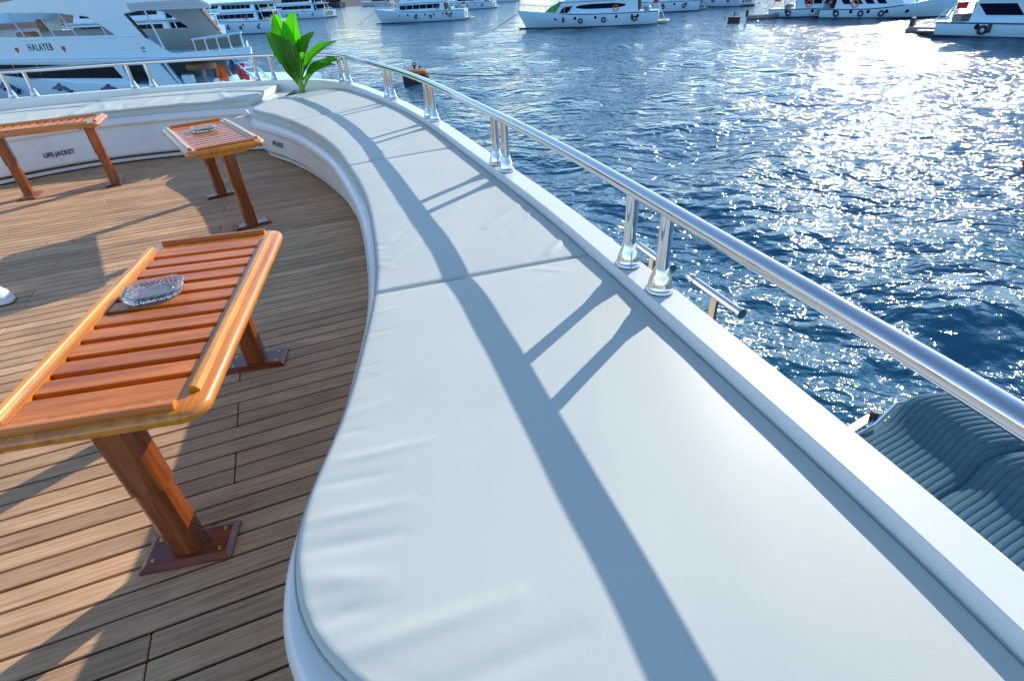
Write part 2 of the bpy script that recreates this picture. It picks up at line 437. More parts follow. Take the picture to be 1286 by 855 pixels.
# ------------------------------------------------------------------ our yacht: plan curves (x right, y ahead, deck at z 0)
GUN = catmull([(1.28, -1.6, .60), (1.17, -.5, .60), (.985, .52, .60), (.705, 1.56, .60), (.355, 2.75, .60), (-.06, 3.95, .60), (-.62, 5.5, .60), (-1.19, 6.76, .605),
               (-1.84, 7.92, .622), (-2.22, 8.38, .632), (-2.68, 8.68, .642), (-3.3, 8.82, .652), (-4.2, 8.80, .662), (-5.0, 8.68, .670), (-6.0, 8.44, .682),
               (-6.9, 8.05, .698), (-7.9, 7.35, .71), (-8.8, 6.3, .72), (-9.45, 5.0, .73), (-9.75, 3.3, .73), (-9.85, 1.0, .73), (-9.85, -1.6, .73)], 14)
GUN = resample(GUN, 420)
GN = normals2(GUN)                                   # left normal: points outwards? checked below
if (GN[0] @ np.array([-1, 0])) < 0: GN = -GN         # make it point inboard (towards -x at the start)
GW = .118
INN = np.c_[GUN[:, :2] + GN * GW, GUN[:, 2]]
MIDL = np.c_[GUN[:, :2] + GN * GW * .52, GUN[:, 2]]

def side_of(P):                                      # sign that makes the left normal point inboard for sweep()
    return 1.0 if (normals2(P)[0] @ np.array([-1, 0])) > 0 else -1.0

def make_bulwark():
    root = empty('bulwark', (0, 0, 0), 0, 'white gelcoat bulwark capping the yacht hull outboard of the curved seats', 'bulwark')
    sd = side_of(GUN)
    z = GUN[:, 2]
    cap = sweep(GUN, [(-.006, -.07), (-.006, -.010), (-.003, -.003), (.003, 0), (GW - .005, 0), (GW - .001, -.002), (GW, -.007), (GW + .004, -.22)], sd, z)
    cap.build('cap', M['gelcoat'], root, auto=R(22))
    hull = sweep(GUN, [(.002, -.06), (.0, -.5), (.05, -1.4), (.2, -2.6), (.5, -4.6)], sd, z)
    hull.build('hull_plating', M['gelcoat'], root, auto=R(50))
    rub = sweep(GUN, [(-.004, -.30), (-.03, -.31), (-.03, -.36), (-.004, -.37)], sd, z)
    rub.build('rubbing_strake', M['gelcoat'], root)
make_bulwark()

# guard rail with its twin posts
RAIL_H = .322
def make_rail():
    root = empty('guard_rail', (0, 0, 0), 0, 'polished steel guard rail on paired posts along the bulwark', 'railing')
    path = [(p[0], p[1], p[2] + RAIL_H) for p in MIDL]
    MB().tube(path, .0285, 24).build('handrail', M['steel'], root, True)
    prof_f = [(.0, 0), (.052, 0), (.055, .004), (.055, .012), (.051, .017), (.0475, .022), (.0465, .034), (.043, .05), (.037, .068), (.0315, .084), (.0285, .098), (.0262, .102)]
    prof_p = [(.0258, .06), (.0255, RAIL_H - .012)]
    fl = MB().lathe(prof_f, seg=28).mesh('flange'); fl.materials.append(M['steel']); smooth_by_angle(fl, R(40))
    po = MB().lathe(prof_p, seg=24).mesh('post'); po.materials.append(M['steel']); smooth_by_angle(po, R(40))
    s = np.r_[0, np.cumsum(np.linalg.norm(np.diff(MIDL[:, :2], axis=0), axis=1))]
    def place(x, y):
        i = int(np.argmin((MIDL[:, 0] - x) ** 2 + (MIDL[:, 1] - y) ** 2)); return s[i]
    spots = []
    for a, b in [((1.06, .10), (1.1, -.12)), ((.593, 1.784), (.529, 1.999)), ((.081, 3.531), (-.001, 3.71)), ((-.585, 5.29), (-.656, 5.476)), ((-1.2, 6.62), (-1.32, 6.82)),
                 ((-2.03, 8.10), (-2.16, 8.27)), ((-3.30, 8.80), (-3.52, 8.80)), ((-5.05, 8.62), (-5.27, 8.58)), ((-6.45, 8.2), (-6.68, 8.1)), ((-8.1, 7.1), (-8.3, 6.9)), ((-9.3, 5.2), (-9.4, 5.0))]:
        spots += [place(*a), place(*b)]
    for t in spots:
        x, y, zz = [float(np.interp(t, s, MIDL[:, k])) for k in range(3)]
        p = link('post', po, None, root); p.location = (x, y, zz)
        q = link('flange', fl, None, p)
make_rail()

# ------------------------------------------------------------------ deck
def point_rows(poly, org, d, n, row):
    """intervals of the line org + n*row + d*t inside the polygon"""
    ts = []; o = org + n * row
    for i in range(len(poly)):
        a = poly[i]; b = poly[(i + 1) % len(poly)]; da = (a - o) @ n; db = (b - o) @ n
        if (da < 0) != (db < 0):
            k = da / (da - db); ts.append(((a + (b - a) * k) - o) @ d)
    ts.sort(); return [(ts[i], ts[i + 1]) for i in range(0, len(ts) - 1, 2)]

def make_deck():
    poly = (GUN[:, :2] + GN * .16)[::4]
    mb = MB(); n = len(poly); mb.add([(p[0], p[1], -.012) for p in poly] + [(p[0], p[1], -.10) for p in poly], [tuple(range(n)), tuple(range(2 * n - 1, n - 1, -1))] + [(i, n + i, n + (i + 1) % n, (i + 1) % n) for i in range(n)])
    deck = mb.build('deck', M['caulk']); tag(deck, 'weathered teak planked upper deck of the yacht', None, None, 'structure')
    d = np.array([math.sin(PLANK_H), math.cos(PLANK_H)]); nn = np.array([-d[1], d[0]])
    W = .0915; w = .0915 - .0105
    # the seats hide the planks beyond this line: stop them under the seat fronts
    under = np.array([(-.30, -1.5), (-.32, .3), (-.44, .9), (-.44, 1.5), (-.50, 2.1), (-.7, 2.9), (-1.0, 3.9), (-1.35, 4.7), (-1.7, 5.4), (-2.2, 6.2), (-2.75, 6.85), (-2.8, 7.4), (-3.8, 7.4), (-4.5, 7.3),
                      (-5.2, 7.05), (-5.8, 6.6), (-6.5, 6.0), (-7.1, 5.3), (-7.5, 4.5), (-7.8, 3.5), (-7.9, 1.0), (-7.9, -1.5)])
    cache = {}
    r = -1.1; row = 0; count = 0
    rnd = random.Random(3)
    while r < 9.2:
        for a, b in point_rows(under, np.zeros(2), d, nn, r):
            if b - a < .06: continue
            cuts = [a]; L0 = [-1.1 - .02 * 0, -3.55, -6.1, 1.4][row % 4] + rnd.uniform(-.05, .05)
            # butt joints staggered, in pairs of rows as on the boat
            js = [x for x in (-8.0 + ((row // 2) % 3) * 1.21 + k * 3.6 for k in range(5)) if a + .35 < x < b - .35]
            if 1.6 < r < 2.6: js = [x for x in ((-4.6, -.58) if (row // 2) % 2 == 0 else (-2.9, -6.4)) if a + .35 < x < b - .2]
            cuts += js + [b]
            for u, v in zip(cuts[:-1], cuts[1:]):
                L = v - u - .006; c = d * (u + v) / 2 + nn * r
                me = MB().box((0, 0, 0), (L, w, .012), 0, .0016).mesh('plank'); me.materials.append(M['teak'])
                o = link('plank', me, None, deck); o.location = (c[0], c[1], -.006 + rnd.uniform(-.0006, .0006)); o.rotation_euler = (0, 0, PLANK_A)
                count += 1
        r += W; row += 1
    print('planks', count)
make_deck()

# ------------------------------------------------------------------ seats
LIP_R = catmull([(1.0, .10), (.55, .13), (.15, .20), (-.18, .30), (-.40, .42), (-.53, .56), (-.595, .72), (-.615, .90), (-.60, 1.2), (-.61, 1.52), (-.65, 2.02), (-.74, 2.5), (-.92, 3.2), (-1.14, 3.83), (-1.48, 4.65),
                 (-1.82, 5.28), (-2.16, 5.82), (-2.56, 6.34), (-2.86, 6.66), (-3.00, 6.83), (-3.055, 6.98), (-3.06, 7.12)], 10)
LIP_R = resample(LIP_R, 220)
LIP_L = catmull([(-2.95, 7.28), (-3.4, 7.28), (-3.9, 7.25), (-4.45, 7.16), (-5.0, 6.98), (-5.55, 6.62), (-6.2, 5.98), (-6.75, 5.35), (-7.15, 4.6), (-7.42, 3.6), (-7.55, 2.2), (-7.6, 0), (-7.6, -1.5)], 10)
LIP_L = resample(LIP_L, 160)

def seat_base(name, lip, back, label, sgn, dz, fo=0.0, lt=.338):
    """front panel, rounded lip, recessed kick board and seat board of a built-in bench"""
    root = empty(name, (float(lip[0, 0]), float(lip[0, 1]), 0), 0, label, 'bench'); ox, oy = float(lip[0, 0]), float(lip[0, 1])
    L = lip - np.array([ox, oy])
    sweep(L, [(-.135 + fo, -.004), (-.135 + fo, .10)], sgn).build('kick_board', M['rubber'], root)
    sweep(L, [(-.12 + fo, .012), (-.10 + fo, .020), (-.10 + fo, .055), (-.135 + fo, .058)], sgn).build('kick_trim', M['gelcoat'], root, auto=R(50))
    sweep(L, [(-.14 + fo, .085), (-.075 + fo, .085), (-.062 + fo, .095), (-.058 + fo, .12), (-.050, lt + .007 + dz)], sgn).build('front_panel', M['panel'], root, auto=R(50))
    sweep(L, [(-.052, lt + dz), (-.020, lt + .004 + dz), (-.006, lt + .014 + dz), (.0, lt + .034 + dz), (-.004, .405 + dz), (-.014, .432 + dz), (-.03, .447 + dz), (-.055, .453 + dz), (-.16, .453 + dz)], sgn).build('lip', M['gelcoat'], root, auto=R(50))
    n = len(L); B = resample(back, n) - np.array([ox, oy]); Nn = normals2(L) * sgn
    A = L - Nn * .15
    mb = MB(); mb.add([(p[0], p[1], .450 + dz) for p in A] + [(p[0], p[1], .450 + dz) for p in B], [(i, i + 1, n + i + 1, n + i) for i in range(n - 1)])
    mb.build('seat_board', M['gelcoat'], root)
    return root

def idx_near(P, x, y): return int(np.argmin((P[:, 0] - x) ** 2 + (P[:, 1] - y) ** 2))

ia = idx_near(INN, 1.05, -.05); ib = idx_near(INN, -2.3, 8.2); ic = idx_near(INN, -3.0, 8.6)
BACK_R = INN[ia:ib + 1, :2]
BACK_L = INN[ic:idx_near(INN, -9.7, -1.4), :2]
sgn_r = 1.0 if (normals2(LIP_R)[110] @ np.array([-1, -.3])) > 0 else -1.0
sgn_l = 1.0 if (normals2(LIP_L)[20] @ np.array([0, -1])) > 0 else -1.0
bench_r = seat_base('bench', LIP_R, np.r_[BACK_R, [[-2.75, 8.5]]], 'white built-in bench sweeping in an S curve along the seaward bulwark', sgn_r, 0.0)
MB().add([(x - bench_r.location.x, y - bench_r.location.y, .4495) for x, y in [(-3.25, 7.0), (-2.2, 7.2), (-1.95, 8.0), (-2.3, 8.4), (-2.75, 8.62), (-3.35, 8.7)]], [(0, 1, 2, 3, 4, 5)]).build('corner_board', M['gelcoat'], bench_r)
bench_l = seat_base('bench', LIP_L, BACK_L, 'white built-in bench curving across the far end of the deck, facing the tables', sgn_l, .06, .16, .36)

def cushion(name, F, B, zb, th, wr, label, r=.021, puff=.008, seed=0, nU=90, nV=56, group='pale blue vinyl seat cushions', edge_sag=0.0):
    """padded slab between a front curve F and a back curve B with rolled edges and folds"""
    t_edge = [0, .0025, .006, .011, .018, .028, .045]
    L = np.linalg.norm(np.diff(F, axis=0), axis=1).sum(); Wd = np.linalg.norm(F[len(F) // 2] - B[len(B) // 2])
    def axis(n, ln):
        e = [x / ln for x in t_edge]; return np.r_[e, np.linspace(.07 / ln, 1 - .07 / ln, n), 1 - np.array(e[::-1])]
    us = axis(nU, L); vs_ = axis(nV, Wd)
    Fp = resample(F, us); Bp = resample(B, us)
    n, k = len(us), len(vs_)
    P = Fp[:, None, :] * (1 - vs_)[None, :, None] + Bp[:, None, :] * vs_[None, :, None]
    lw = np.linalg.norm(Fp - Bp, axis=1)
    du = np.minimum(us, 1 - us)[:, None] * L * np.ones((1, k)); dv = np.minimum(vs_, 1 - vs_)[None, :] * lw[:, None]
    def roll(d): 
        q = np.clip(d / r, 0, 1); return r * (np.sqrt(np.clip(1 - (1 - q) ** 2, 0, 1)) - 1)
    z = zb + th + roll(du) + roll(dv)
    z = np.maximum(z, zb + .012)
    z += puff * (1 - np.exp(-du / .12)) * (1 - np.exp(-dv / .12))
    if edge_sag: z -= edge_sag * np.exp(-du / .25)
    g = np.random.default_rng(seed)
    X, Y = P[..., 0], P[..., 1]
    edge = np.clip(np.minimum(du, dv) / .02, 0, 1)
    extra = []
    for q in range(int(L / .11)):
        uu = g.uniform(.03, .97); k0 = int(uu * (n - 1)); fr_ = Fp[k0] * .985 + Bp[k0] * .015; ln = g.uniform(.03, .12)
        dv_ = (Bp[k0] - Fp[k0]) / lw[k0]; tn = np.array([-dv_[1], dv_[0]]) * g.normal(0, .45); e1 = fr_ + (dv_ + tn) * ln
        extra.append((fr_[0], fr_[1], e1[0], e1[1], g.uniform(.006, .012), g.choice([-1, 1]) * g.uniform(.0008, .0026)))
    for x0, y0, x1, y1, w, h in [(a_, b_, c_, d_, w_ * .62, h_ * .58) for a_, b_, c_, d_, w_, h_ in wr] + extra:
        a = np.array([x0, y0]); b = np.array([x1, y1]); ab = b - a; ll = ab @ ab
        t = ((X - x0) * ab[0] + (Y - y0) * ab[1]) / ll; tc = np.clip(t, 0, 1)
        dx = X - (x0 + ab[0] * tc); dy = Y - (y0 + ab[1] * tc); dd = np.sqrt(dx * dx + dy * dy)
        z += edge * h * np.exp(-(dd / w) ** 2) * np.exp(-((t - .4) / .55) ** 2)
    for q in range(14):
        lam = g.uniform(.25, .9); th_ = g.uniform(0, 6.28)
        z += edge * .00022 * np.sin((X * math.cos(th_) + Y * math.sin(th_)) * 6.28 / lam + g.uniform(0, 6.28))
    vs = [(X[i, j], Y[i, j], z[i, j]) for i in range(n) for j in range(k)]
    fs = [(i * k + j, (i + 1) * k + j, (i + 1) * k + j + 1, i * k + j + 1) for i in range(n - 1) for j in range(k - 1)]
    ring = [i * k for i in range(n)] + [(n - 1) * k + j for j in range(1, k)] + [i * k + k - 1 for i in range(n - 2, -1, -1)] + [j for j in range(k - 2, 0, -1)]
    base = len(vs); vs += [(vs[q][0], vs[q][1], zb) for q in ring]; m_ = len(ring)
    fs += [(ring[q], base + q, base + (q + 1) % m_, ring[(q + 1) % m_]) for q in range(m_)]
    fs.append(tuple(base + q for q in range(m_)))
    c0 = Vector((float(Fp[n // 2, 0]), float(Fp[n // 2, 1]), zb))
    root = empty(name, c0, 0, label, 'cushion', group)
    mb = MB().add([(a - c0.x, b - c0.y, c - c0.z) for a, b, c in vs], fs)
    mb.build('cover', M['vinyl'], root, auto=R(60))
    # welt running round the top front edge
    out = Fp + (Fp - Bp) / lw[:, None] * .0005
    pp = [(out[i, 0] - c0.x, out[i, 1] - c0.y, zb + th - .020 - c0.z) for i in range(3, n - 3)]
    MB().tube(pp, .0045, 6).build('piping', M['piping'], root, True)
    return root

# front edge of the seaward cushions: the lip moved inboard of the bench front
FR = np.r_[LIP_R - (normals2(LIP_R) * sgn_r) * .068, [[-3.0, 7.3], [-3.0, 7.5], [-2.98, 7.66]]]
BR = np.c_[INN[:, :2] + GN * .004]
def cut(F, p0, p1):
    i0, i1 = idx_near(F, *p0), idx_near(F, *p1); 
    return F[i0:i1 + 1] if i0 < i1 else F[i1:i0 + 1][::-1]
ZB = .4545
def seaward(p0, p1, q0, q1, wr, label, gap=.006, **kw):
    F = cut(FR, p0, p1); B = cut(BR, q0, q1)
    F = resample(F, 160); B = resample(B, 160)
    Lf = np.linalg.norm(np.diff(F, axis=0), axis=1).sum(); Lb = np.linalg.norm(np.diff(B, axis=0), axis=1).sum()
    F = resample(F, np.linspace(gap / Lf, 1 - gap / Lf, 120)); B = resample(B, np.linspace(gap / Lb, 1 - gap / Lb, 120))
    return cushion('seat_cushion', F, B, ZB, .100, wr, label, **kw)
seaward((1.0, .17), (-.585, 1.98), (.985, .10), (.37, 2.20),
        [(-.52, 1.00, -.24, 1.07, .025, .006), (-.53, .93, -.33, .96, .022, -.005), (-.52, .82, -.28, .86, .025, .006), (-.52, .74, -.28, .77, .03, -.007), (-.49, .67, -.3, .66, .035, .007), (-.45, .58, -.28, .60, .03, -.006),
         (-.38, .50, -.02, .60, .035, .007), (-.2, .42, .1, .52, .04, -.006), (-.545, 1.18, -.38, 1.26, .03, .004), (-.545, 1.35, -.4, 1.42, .03, -.003), (.25, 2.07, .05, 2.12, .03, .004)],
        'largest pale blue vinyl cushion, rounding the near end of the bench', nU=340, nV=120, seed=1)
seaward((-.585, 1.98), (-1.15, 4.08), (.37, 2.20), (-.39, 4.40),
        [(-.10, 2.62, .12, 3.0, .04, .009), (0.0, 2.55, .2, 2.85, .035, -.006), (.19, 2.26, .34, 2.5, .03, .012), (.1, 2.22, .25, 2.4, .03, -.007), (-.58, 2.22, -.42, 2.55, .03, .006), (-.62, 2.4, -.48, 2.75, .03, -.004), (.12, 2.75, .22, 2.95, .03, .008)],
        'creased pale blue vinyl cushion between the largest one and a cushion with rail-post shadows', seed=2, nU=260, nV=110)
seaward((-1.15, 4.08), (-2.20, 6.00), (-.39, 4.40), (-1.36, 6.74),
        [(-.95, 4.40, -.78, 4.75, .04, .010), (-.78, 4.42, -.55, 4.62, .04, .007), (-1.2, 4.5, -1.05, 4.8, .04, .005), (-1.75, 5.5, -1.4, 5.6, .05, -.004)],
        'pale blue vinyl cushion, third along the S-shaped bench from its rounded end', seed=3, nU=180, nV=80)
seaward((-2.20, 6.00), (-2.98, 7.66), (-1.36, 6.74), (-2.30, 8.30),
        [(-2.8, 7.2, -2.4, 7.5, .06, .008), (-2.5, 6.6, -2.1, 6.8, .06, -.005), (-2.9, 6.95, -2.6, 7.1, .05, .006)],
        'pale blue vinyl cushion in front of the potted plant at the corner', seed=4)
# cushions of the far bench
FL = LIP_L - (normals2(LIP_L) * sgn_l) * .085
BL = np.c_[INN[:, :2] + GN * .004]
def farside(p0, p1, q0, q1, wr, label, th, **kw):
    F = resample(cut(FL, p0, p1), 100); B = resample(cut(BL, q0, q1), 100)
    return cushion('seat_cushion', F, B, ZB + .06, th, wr, label, **kw)
farside((-3.2, 7.28), (-5.28, 6.82), (-3.22, 8.7), (-5.62, 8.42),
        [(-3.5, 7.5, -3.9, 8.2, .07, .02), (-4.1, 7.4, -4.3, 8.1, .08, -.016), (-4.5, 7.35, -4.6, 8.0, .06, .018), (-4.9, 7.2, -5.2, 7.7, .07, .02), (-3.9, 7.3, -4.3, 7.5, .05, .012), (-5.2, 7.0, -5.3, 7.6, .06, .018), (-4.7, 7.2, -4.9, 7.6, .04, -.014)],
        'rumpled thick white seat cushion on the far bench beside the plant', .085, puff=.012, seed=5, group='cushions of the far bench')
farside((-5.31, 6.80), (-7.2, 4.8), (-5.66, 8.41), (-8.6, 6.5),
        [(-5.7, 6.9, -6.1, 7.5, .07, .01)], 'smooth white seat cushion on the far bench behind the life jacket lettering', .055, seed=6, group='cushions of the far bench')

# lettering on the seat fronts (flat print on the panel)
def text_mesh(s, size, bold=0.0, ext=.0008, sx=1.0, sp=1.0):
    cu = bpy.data.curves.new('lettering', 'FONT'); cu.body = s; cu.size = size; cu.align_x = 'CENTER'; cu.align_y = 'CENTER'
    cu.space_character = sp; cu.offset = bold; cu.extrude = ext; cu.resolution_u = 3
    o = bpy.data.objects.new('lettering', cu); COL.objects.link(o)
    dg = bpy.context.evaluated_depsgraph_get(); dg.update()
    me = bpy.data.meshes.new_from_object(o.evaluated_get(dg)); COL.objects.unlink(o); bpy.data.objects.remove(o)
    for v in me.vertices: v.co.x *= sx
    return me
lj = text_mesh('LIFE JACKET', .088, .0022, sx=.80)
lj.materials.clear(); lj.materials.append(M['print'])
def letter_on(lip, sg, x, y, z, root, sc=1.0, off=0.0, tilt=0.0):
    i = idx_near(lip, x, y); n2 = normals2(lip)[i] * sg; p = lip[i] - n2 * (.052 - .002 - off)
    zx = Vector((0, 0, 1)); nrm = Vector((n2[0], n2[1], 0)).normalized(); ax = zx.cross(nrm)
    m4 = Matrix((ax, zx, nrm)).transposed().to_4x4()
    m4.translation = Vector((p[0], p[1], z)) - root.location
    o = link('lettering', lj, None, root); o.matrix_local = m4 @ Matrix.Rotation(tilt, 4, 'X') @ Matrix.Scale(sc, 4)
letter_on(LIP_L, sgn_l, -5.36, 6.70, .225, bench_l, .82, .117, -math.atan2(.152, .307))
letter_on(LIP_R, sgn_r, -2.64, 6.42, .225, bench_r, .8, .008)
letter_on(LIP_R, sgn_r, -1.10, 3.70, .24, bench_r, .8, .008)

# small white lamp at the bench corner
lamp = MB().lathe([(.0, 0), (.030, 0), (.034, .01), (.034, .05), (.026, .068), (.0, .075)], (-3.12, 7.06, .452), 16).build('corner_cap', M['gelcoat'], None, True)
tag(lamp, 'small white domed cap on the bench corner by the plant', 'deck fitting')

# ------------------------------------------------------------------ tables
def rrect(w, l, r, n=6):
    pts = []
    for cx, cy, a0 in ((w / 2 - r, l / 2 - r, 0), (-w / 2 + r, l / 2 - r, 90), (-w / 2 + r, -l / 2 + r, 180), (w / 2 - r, -l / 2 + r, 270)):
        for k in range(n + 1):
            a = R(a0 + 90 * k / n); pts.append((cx + r * math.cos(a), cy + r * math.sin(a)))
    return pts

def ring_solid(outer, inner, prof):
    """ring board with a shaped outer edge; prof: list of (outset, z) for the outer edge from bottom to top"""
    n = len(outer); mb = MB(); vs = []; fs = []
    cen = np.mean(outer, axis=0); O = np.array(outer)
    d = np.roll(O, -1, 0) - np.roll(O, 1, 0); nr = np.stack([d[:, 1], -d[:, 0]], 1); nr /= np.linalg.norm(nr, axis=1)[:, None]
    rows = []
    rows.append([(p[0], p[1], prof[0][1]) for p in inner])
    for o, z in prof: rows.append([(O[i, 0] + nr[i, 0] * o, O[i, 1] + nr[i, 1] * o, z) for i in range(n)])
    rows.append([(p[0], p[1], prof[-1][1]) for p in inner])
    for r_ in rows: vs += r_
    k = len(rows)
    for a in range(k):
        b = (a + 1) % k
        for i in range(n):
            j = (i + 1) % n; fs.append((a * n + i, a * n + j, b * n + j, b * n + i))
    return mb.add(vs, fs)

def make_table(loc, rz, label, W=.60, L=1.28, H=.68, leg_y=.575, nslat=10, tone=None):
    root = empty('deck_table', (loc[0], loc[1], 0), rz, label, 'table', 'varnished deck tables')
    V, VX, VL = M['varnish_y'], M['varnish_x'], M['varnish_leg']
    outer = rrect(W, L, .075); iw, il = W - .17, L - .17
    inner = []
    for x, y in outer:
        inner.append((max(-iw / 2, min(iw / 2, x)), max(-il / 2, min(il / 2, y))))
    # inner ring pushed to the rectangle, keeping vertex count
    t = .040
    fr = ring_solid(outer, inner, [(-.016, H - t), (-.004, H - t + .004), (0, H - t + .014), (0, H - .016), (-.005, H - .005), (-.014, H)])
    fr.build('frame', M['varnish'], root, auto=R(40))
    # slats across the width, wide boards at both ends
    a, b = -il / 2, il / 2; endw = .10; slot = .029
    pitch = (il - 2 * endw - slot) / (nslat)
    for s in (-1, 1):
        MB().box((0, s * (il / 2 - endw / 2), H - .013), (iw - .004, endw - .003, .024), 0, .002).build('end_board', VX, root)
    for k in range(nslat):
        y = a + endw + slot + pitch * k + (pitch - slot) / 2
        MB().box((0, y, H - .013 - .0007), (iw - .004, pitch - slot, .022), 0, .002).build('slat', VX, root)
    MB().box((0, 0, H - .0375), (iw - .001, il - .001, .010)).build('under_board', VX, root)
    # inner stiles under the slats' ends
    for s in (-1, 1):
        MB().box((s * (iw / 2 - .03), 0, H - .0285), (.055, il - .004, .007), 0, .001).build('stile', V, root)
    # raised fiddle strips, stopping short of the corners
    def fiddle(c, ln, ax):
        h = .020; w = .030; prof = [(-w / 2, 0), (-w / 2, h * .55), (-w / 2 + .006, h * .95), (0, h), (w / 2 - .006, h * .8), (w / 2, h * .3), (w / 2, 0)]
        mb = MB()
        if ax == 'y': mb.prism([(c[0] + p, H + q + .0005) for p, q in prof], c[1] - ln / 2, c[1] + ln / 2, 'y')
        else: mb.prism([(c[1] + p, H + q + .0005) for p, q in prof], c[0] - ln / 2, c[0] + ln / 2, 'x')
        mb.build('fiddle_strip', V if ax == 'y' else VX, root, auto=R(35))
    fiddle((W / 2 - .048, 0), L - .20, 'y'); fiddle((-W / 2 + .048, 0), L - .20, 'y')
    fiddle((0, L / 2 - .040), W - .16, 'x'); fiddle((0, -L / 2 + .040), W - .16, 'x')
    # legs with sleeves, feet and curved cleats under the top
    for s in (-1, 1):
        y = s * leg_y
        leg = empty_part('leg', root)
        def rsq(w, l, r): return rrect(w, l, r, 3)
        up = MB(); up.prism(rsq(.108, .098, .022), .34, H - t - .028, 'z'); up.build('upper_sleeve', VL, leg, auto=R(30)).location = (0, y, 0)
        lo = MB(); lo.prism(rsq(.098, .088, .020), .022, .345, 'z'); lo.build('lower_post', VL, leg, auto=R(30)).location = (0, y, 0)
        cl = MB(); cl.prism([(-.24, H - t - .001), (.24, H - t - .001), (.20, H - t - .018), (.10, H - t - .03), (-.10, H - t - .03), (-.20, H - t - .018)], y - .05, y + .05, 'y')
        cl.build('cleat', V, root, auto=R(30))
        fp = MB(); w2, l2 = .150, .078
        prof = [(1.0, .0005), (1.0, .010), (.93, .022), (.90, .023)]
        pl = [(-w2, -l2), (w2, -l2), (w2, l2), (-w2, l2)]
        vs = []; fs = []
        for k, (sc, z) in enumerate(prof):
            vs += [(x * sc if k < 2 else x - math.copysign(.018 if k == 2 else .022, x), (yy * sc if k < 2 else yy - math.copysign(.018 if k == 2 else .022, yy)) + y, z) for x, yy in pl]
        for k in range(3):
            for i in range(4): fs.append((k * 4 + i, k * 4 + (i + 1) % 4, k * 4 + 4 + (i + 1) % 4, k * 4 + 4 + i))
        fs += [(3, 2, 1, 0), (12, 13, 14, 15)]
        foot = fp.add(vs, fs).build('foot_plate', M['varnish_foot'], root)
        for sx in (-1, 1):
            for sy in (-1, 1):
                MB().lathe([(0, 0), (.0075, 0), (.0065, .0025), (0, .003)], (sx * .11, y + sy * .042, .0235), 10).build('screw', M['brass'], foot)
    return root

def empty_part(name, root):
    o = bpy.data.objects.new(name, None); COL.objects.link(o); o.parent = root; o.empty_display_size = .05; return o

T1 = make_table((-1.283, 1.75), R(9.4), 'orange varnished slatted table with a glass ashtray, nearest the rounded bench end', W=.62, L=1.39, leg_y=.58)
T2 = make_table((-2.54, 4.90), R(35.3), 'slatted table with a glass ashtray and dark legs beside the bench corner', L=1.32)
T3 = make_table((-4.74, 5.90), R(-67), 'varnished slatted table without an ashtray, in front of the life jacket lettering', L=1.12, leg_y=.40)

def make_ashtray(loc, rz, label, s=1.0):
    root = empty('ashtray', loc, rz, label, 'ashtray', 'glass ashtrays on the tables')
    n = 48; out = []; inn = []
    def octo(a, b, c, k):      # elongated octagon outline, k points
        P = np.array([(-a + c, -b), (a - c, -b), (a, -b + c), (a, b - c), (a - c, b), (-a + c, b), (-a, b - c), (-a, -b + c), (-a + c, -b)], float)
        return resample(P, np.linspace(0, 1, k + 1))[:-1]
    k = 64
    rows = []
    a, b, c, h = .104 * s, .090 * s, .036 * s, .029 * s
    def ribbed(a, b, c, z, amp=.0028):
        P = octo(a, b, c, k); r = np.linalg.norm(P, axis=1)[:, None]
        P = P * (1 + amp / r * np.where(np.arange(k) % 2 == 0, 1, -1)[:, None]); return [(p[0], p[1], z) for p in P]
    def plain(a, b, c, z): return [(p[0], p[1], z) for p in octo(a, b, c, k)]
    rows = [plain(a * .86, b * .86, c * .86, 0), ribbed(a * .90, b * .90, c * .9, .003), ribbed(a * .98, b * .98, c, h * .8), plain(a, b, c, h * .93), plain(a * .985, b * .985, c, h),
            plain(a * .84, b * .82, c * .86, h), ribbed(a * .78, b * .76, c * .8, h * .8), ribbed(a * .62, b * .60, c * .65, .011), plain(a * .56, b * .54, c * .6, .009)]
    vs = [p for r_ in rows for p in r_]; fs = []
    for q in range(len(rows) - 1):
        for i in range(k): fs.append((q * k + i, q * k + (i + 1) % k, (q + 1) * k + (i + 1) % k, (q + 1) * k + i))
    fs.append(tuple(range(k))[::-1]); fs.append(tuple((len(rows) - 1) * k + i for i in range(k)))
    MB().add(vs, fs).build('bowl', M['glass'], root)
    return root
make_ashtray((-1.385, 1.85, .6815), R(20), 'eight-sided cut glass ashtray on the bright orange table')
make_ashtray((-2.66, 5.07, .6815), R(30), 'glass ashtray on the brown table by the bench corner')

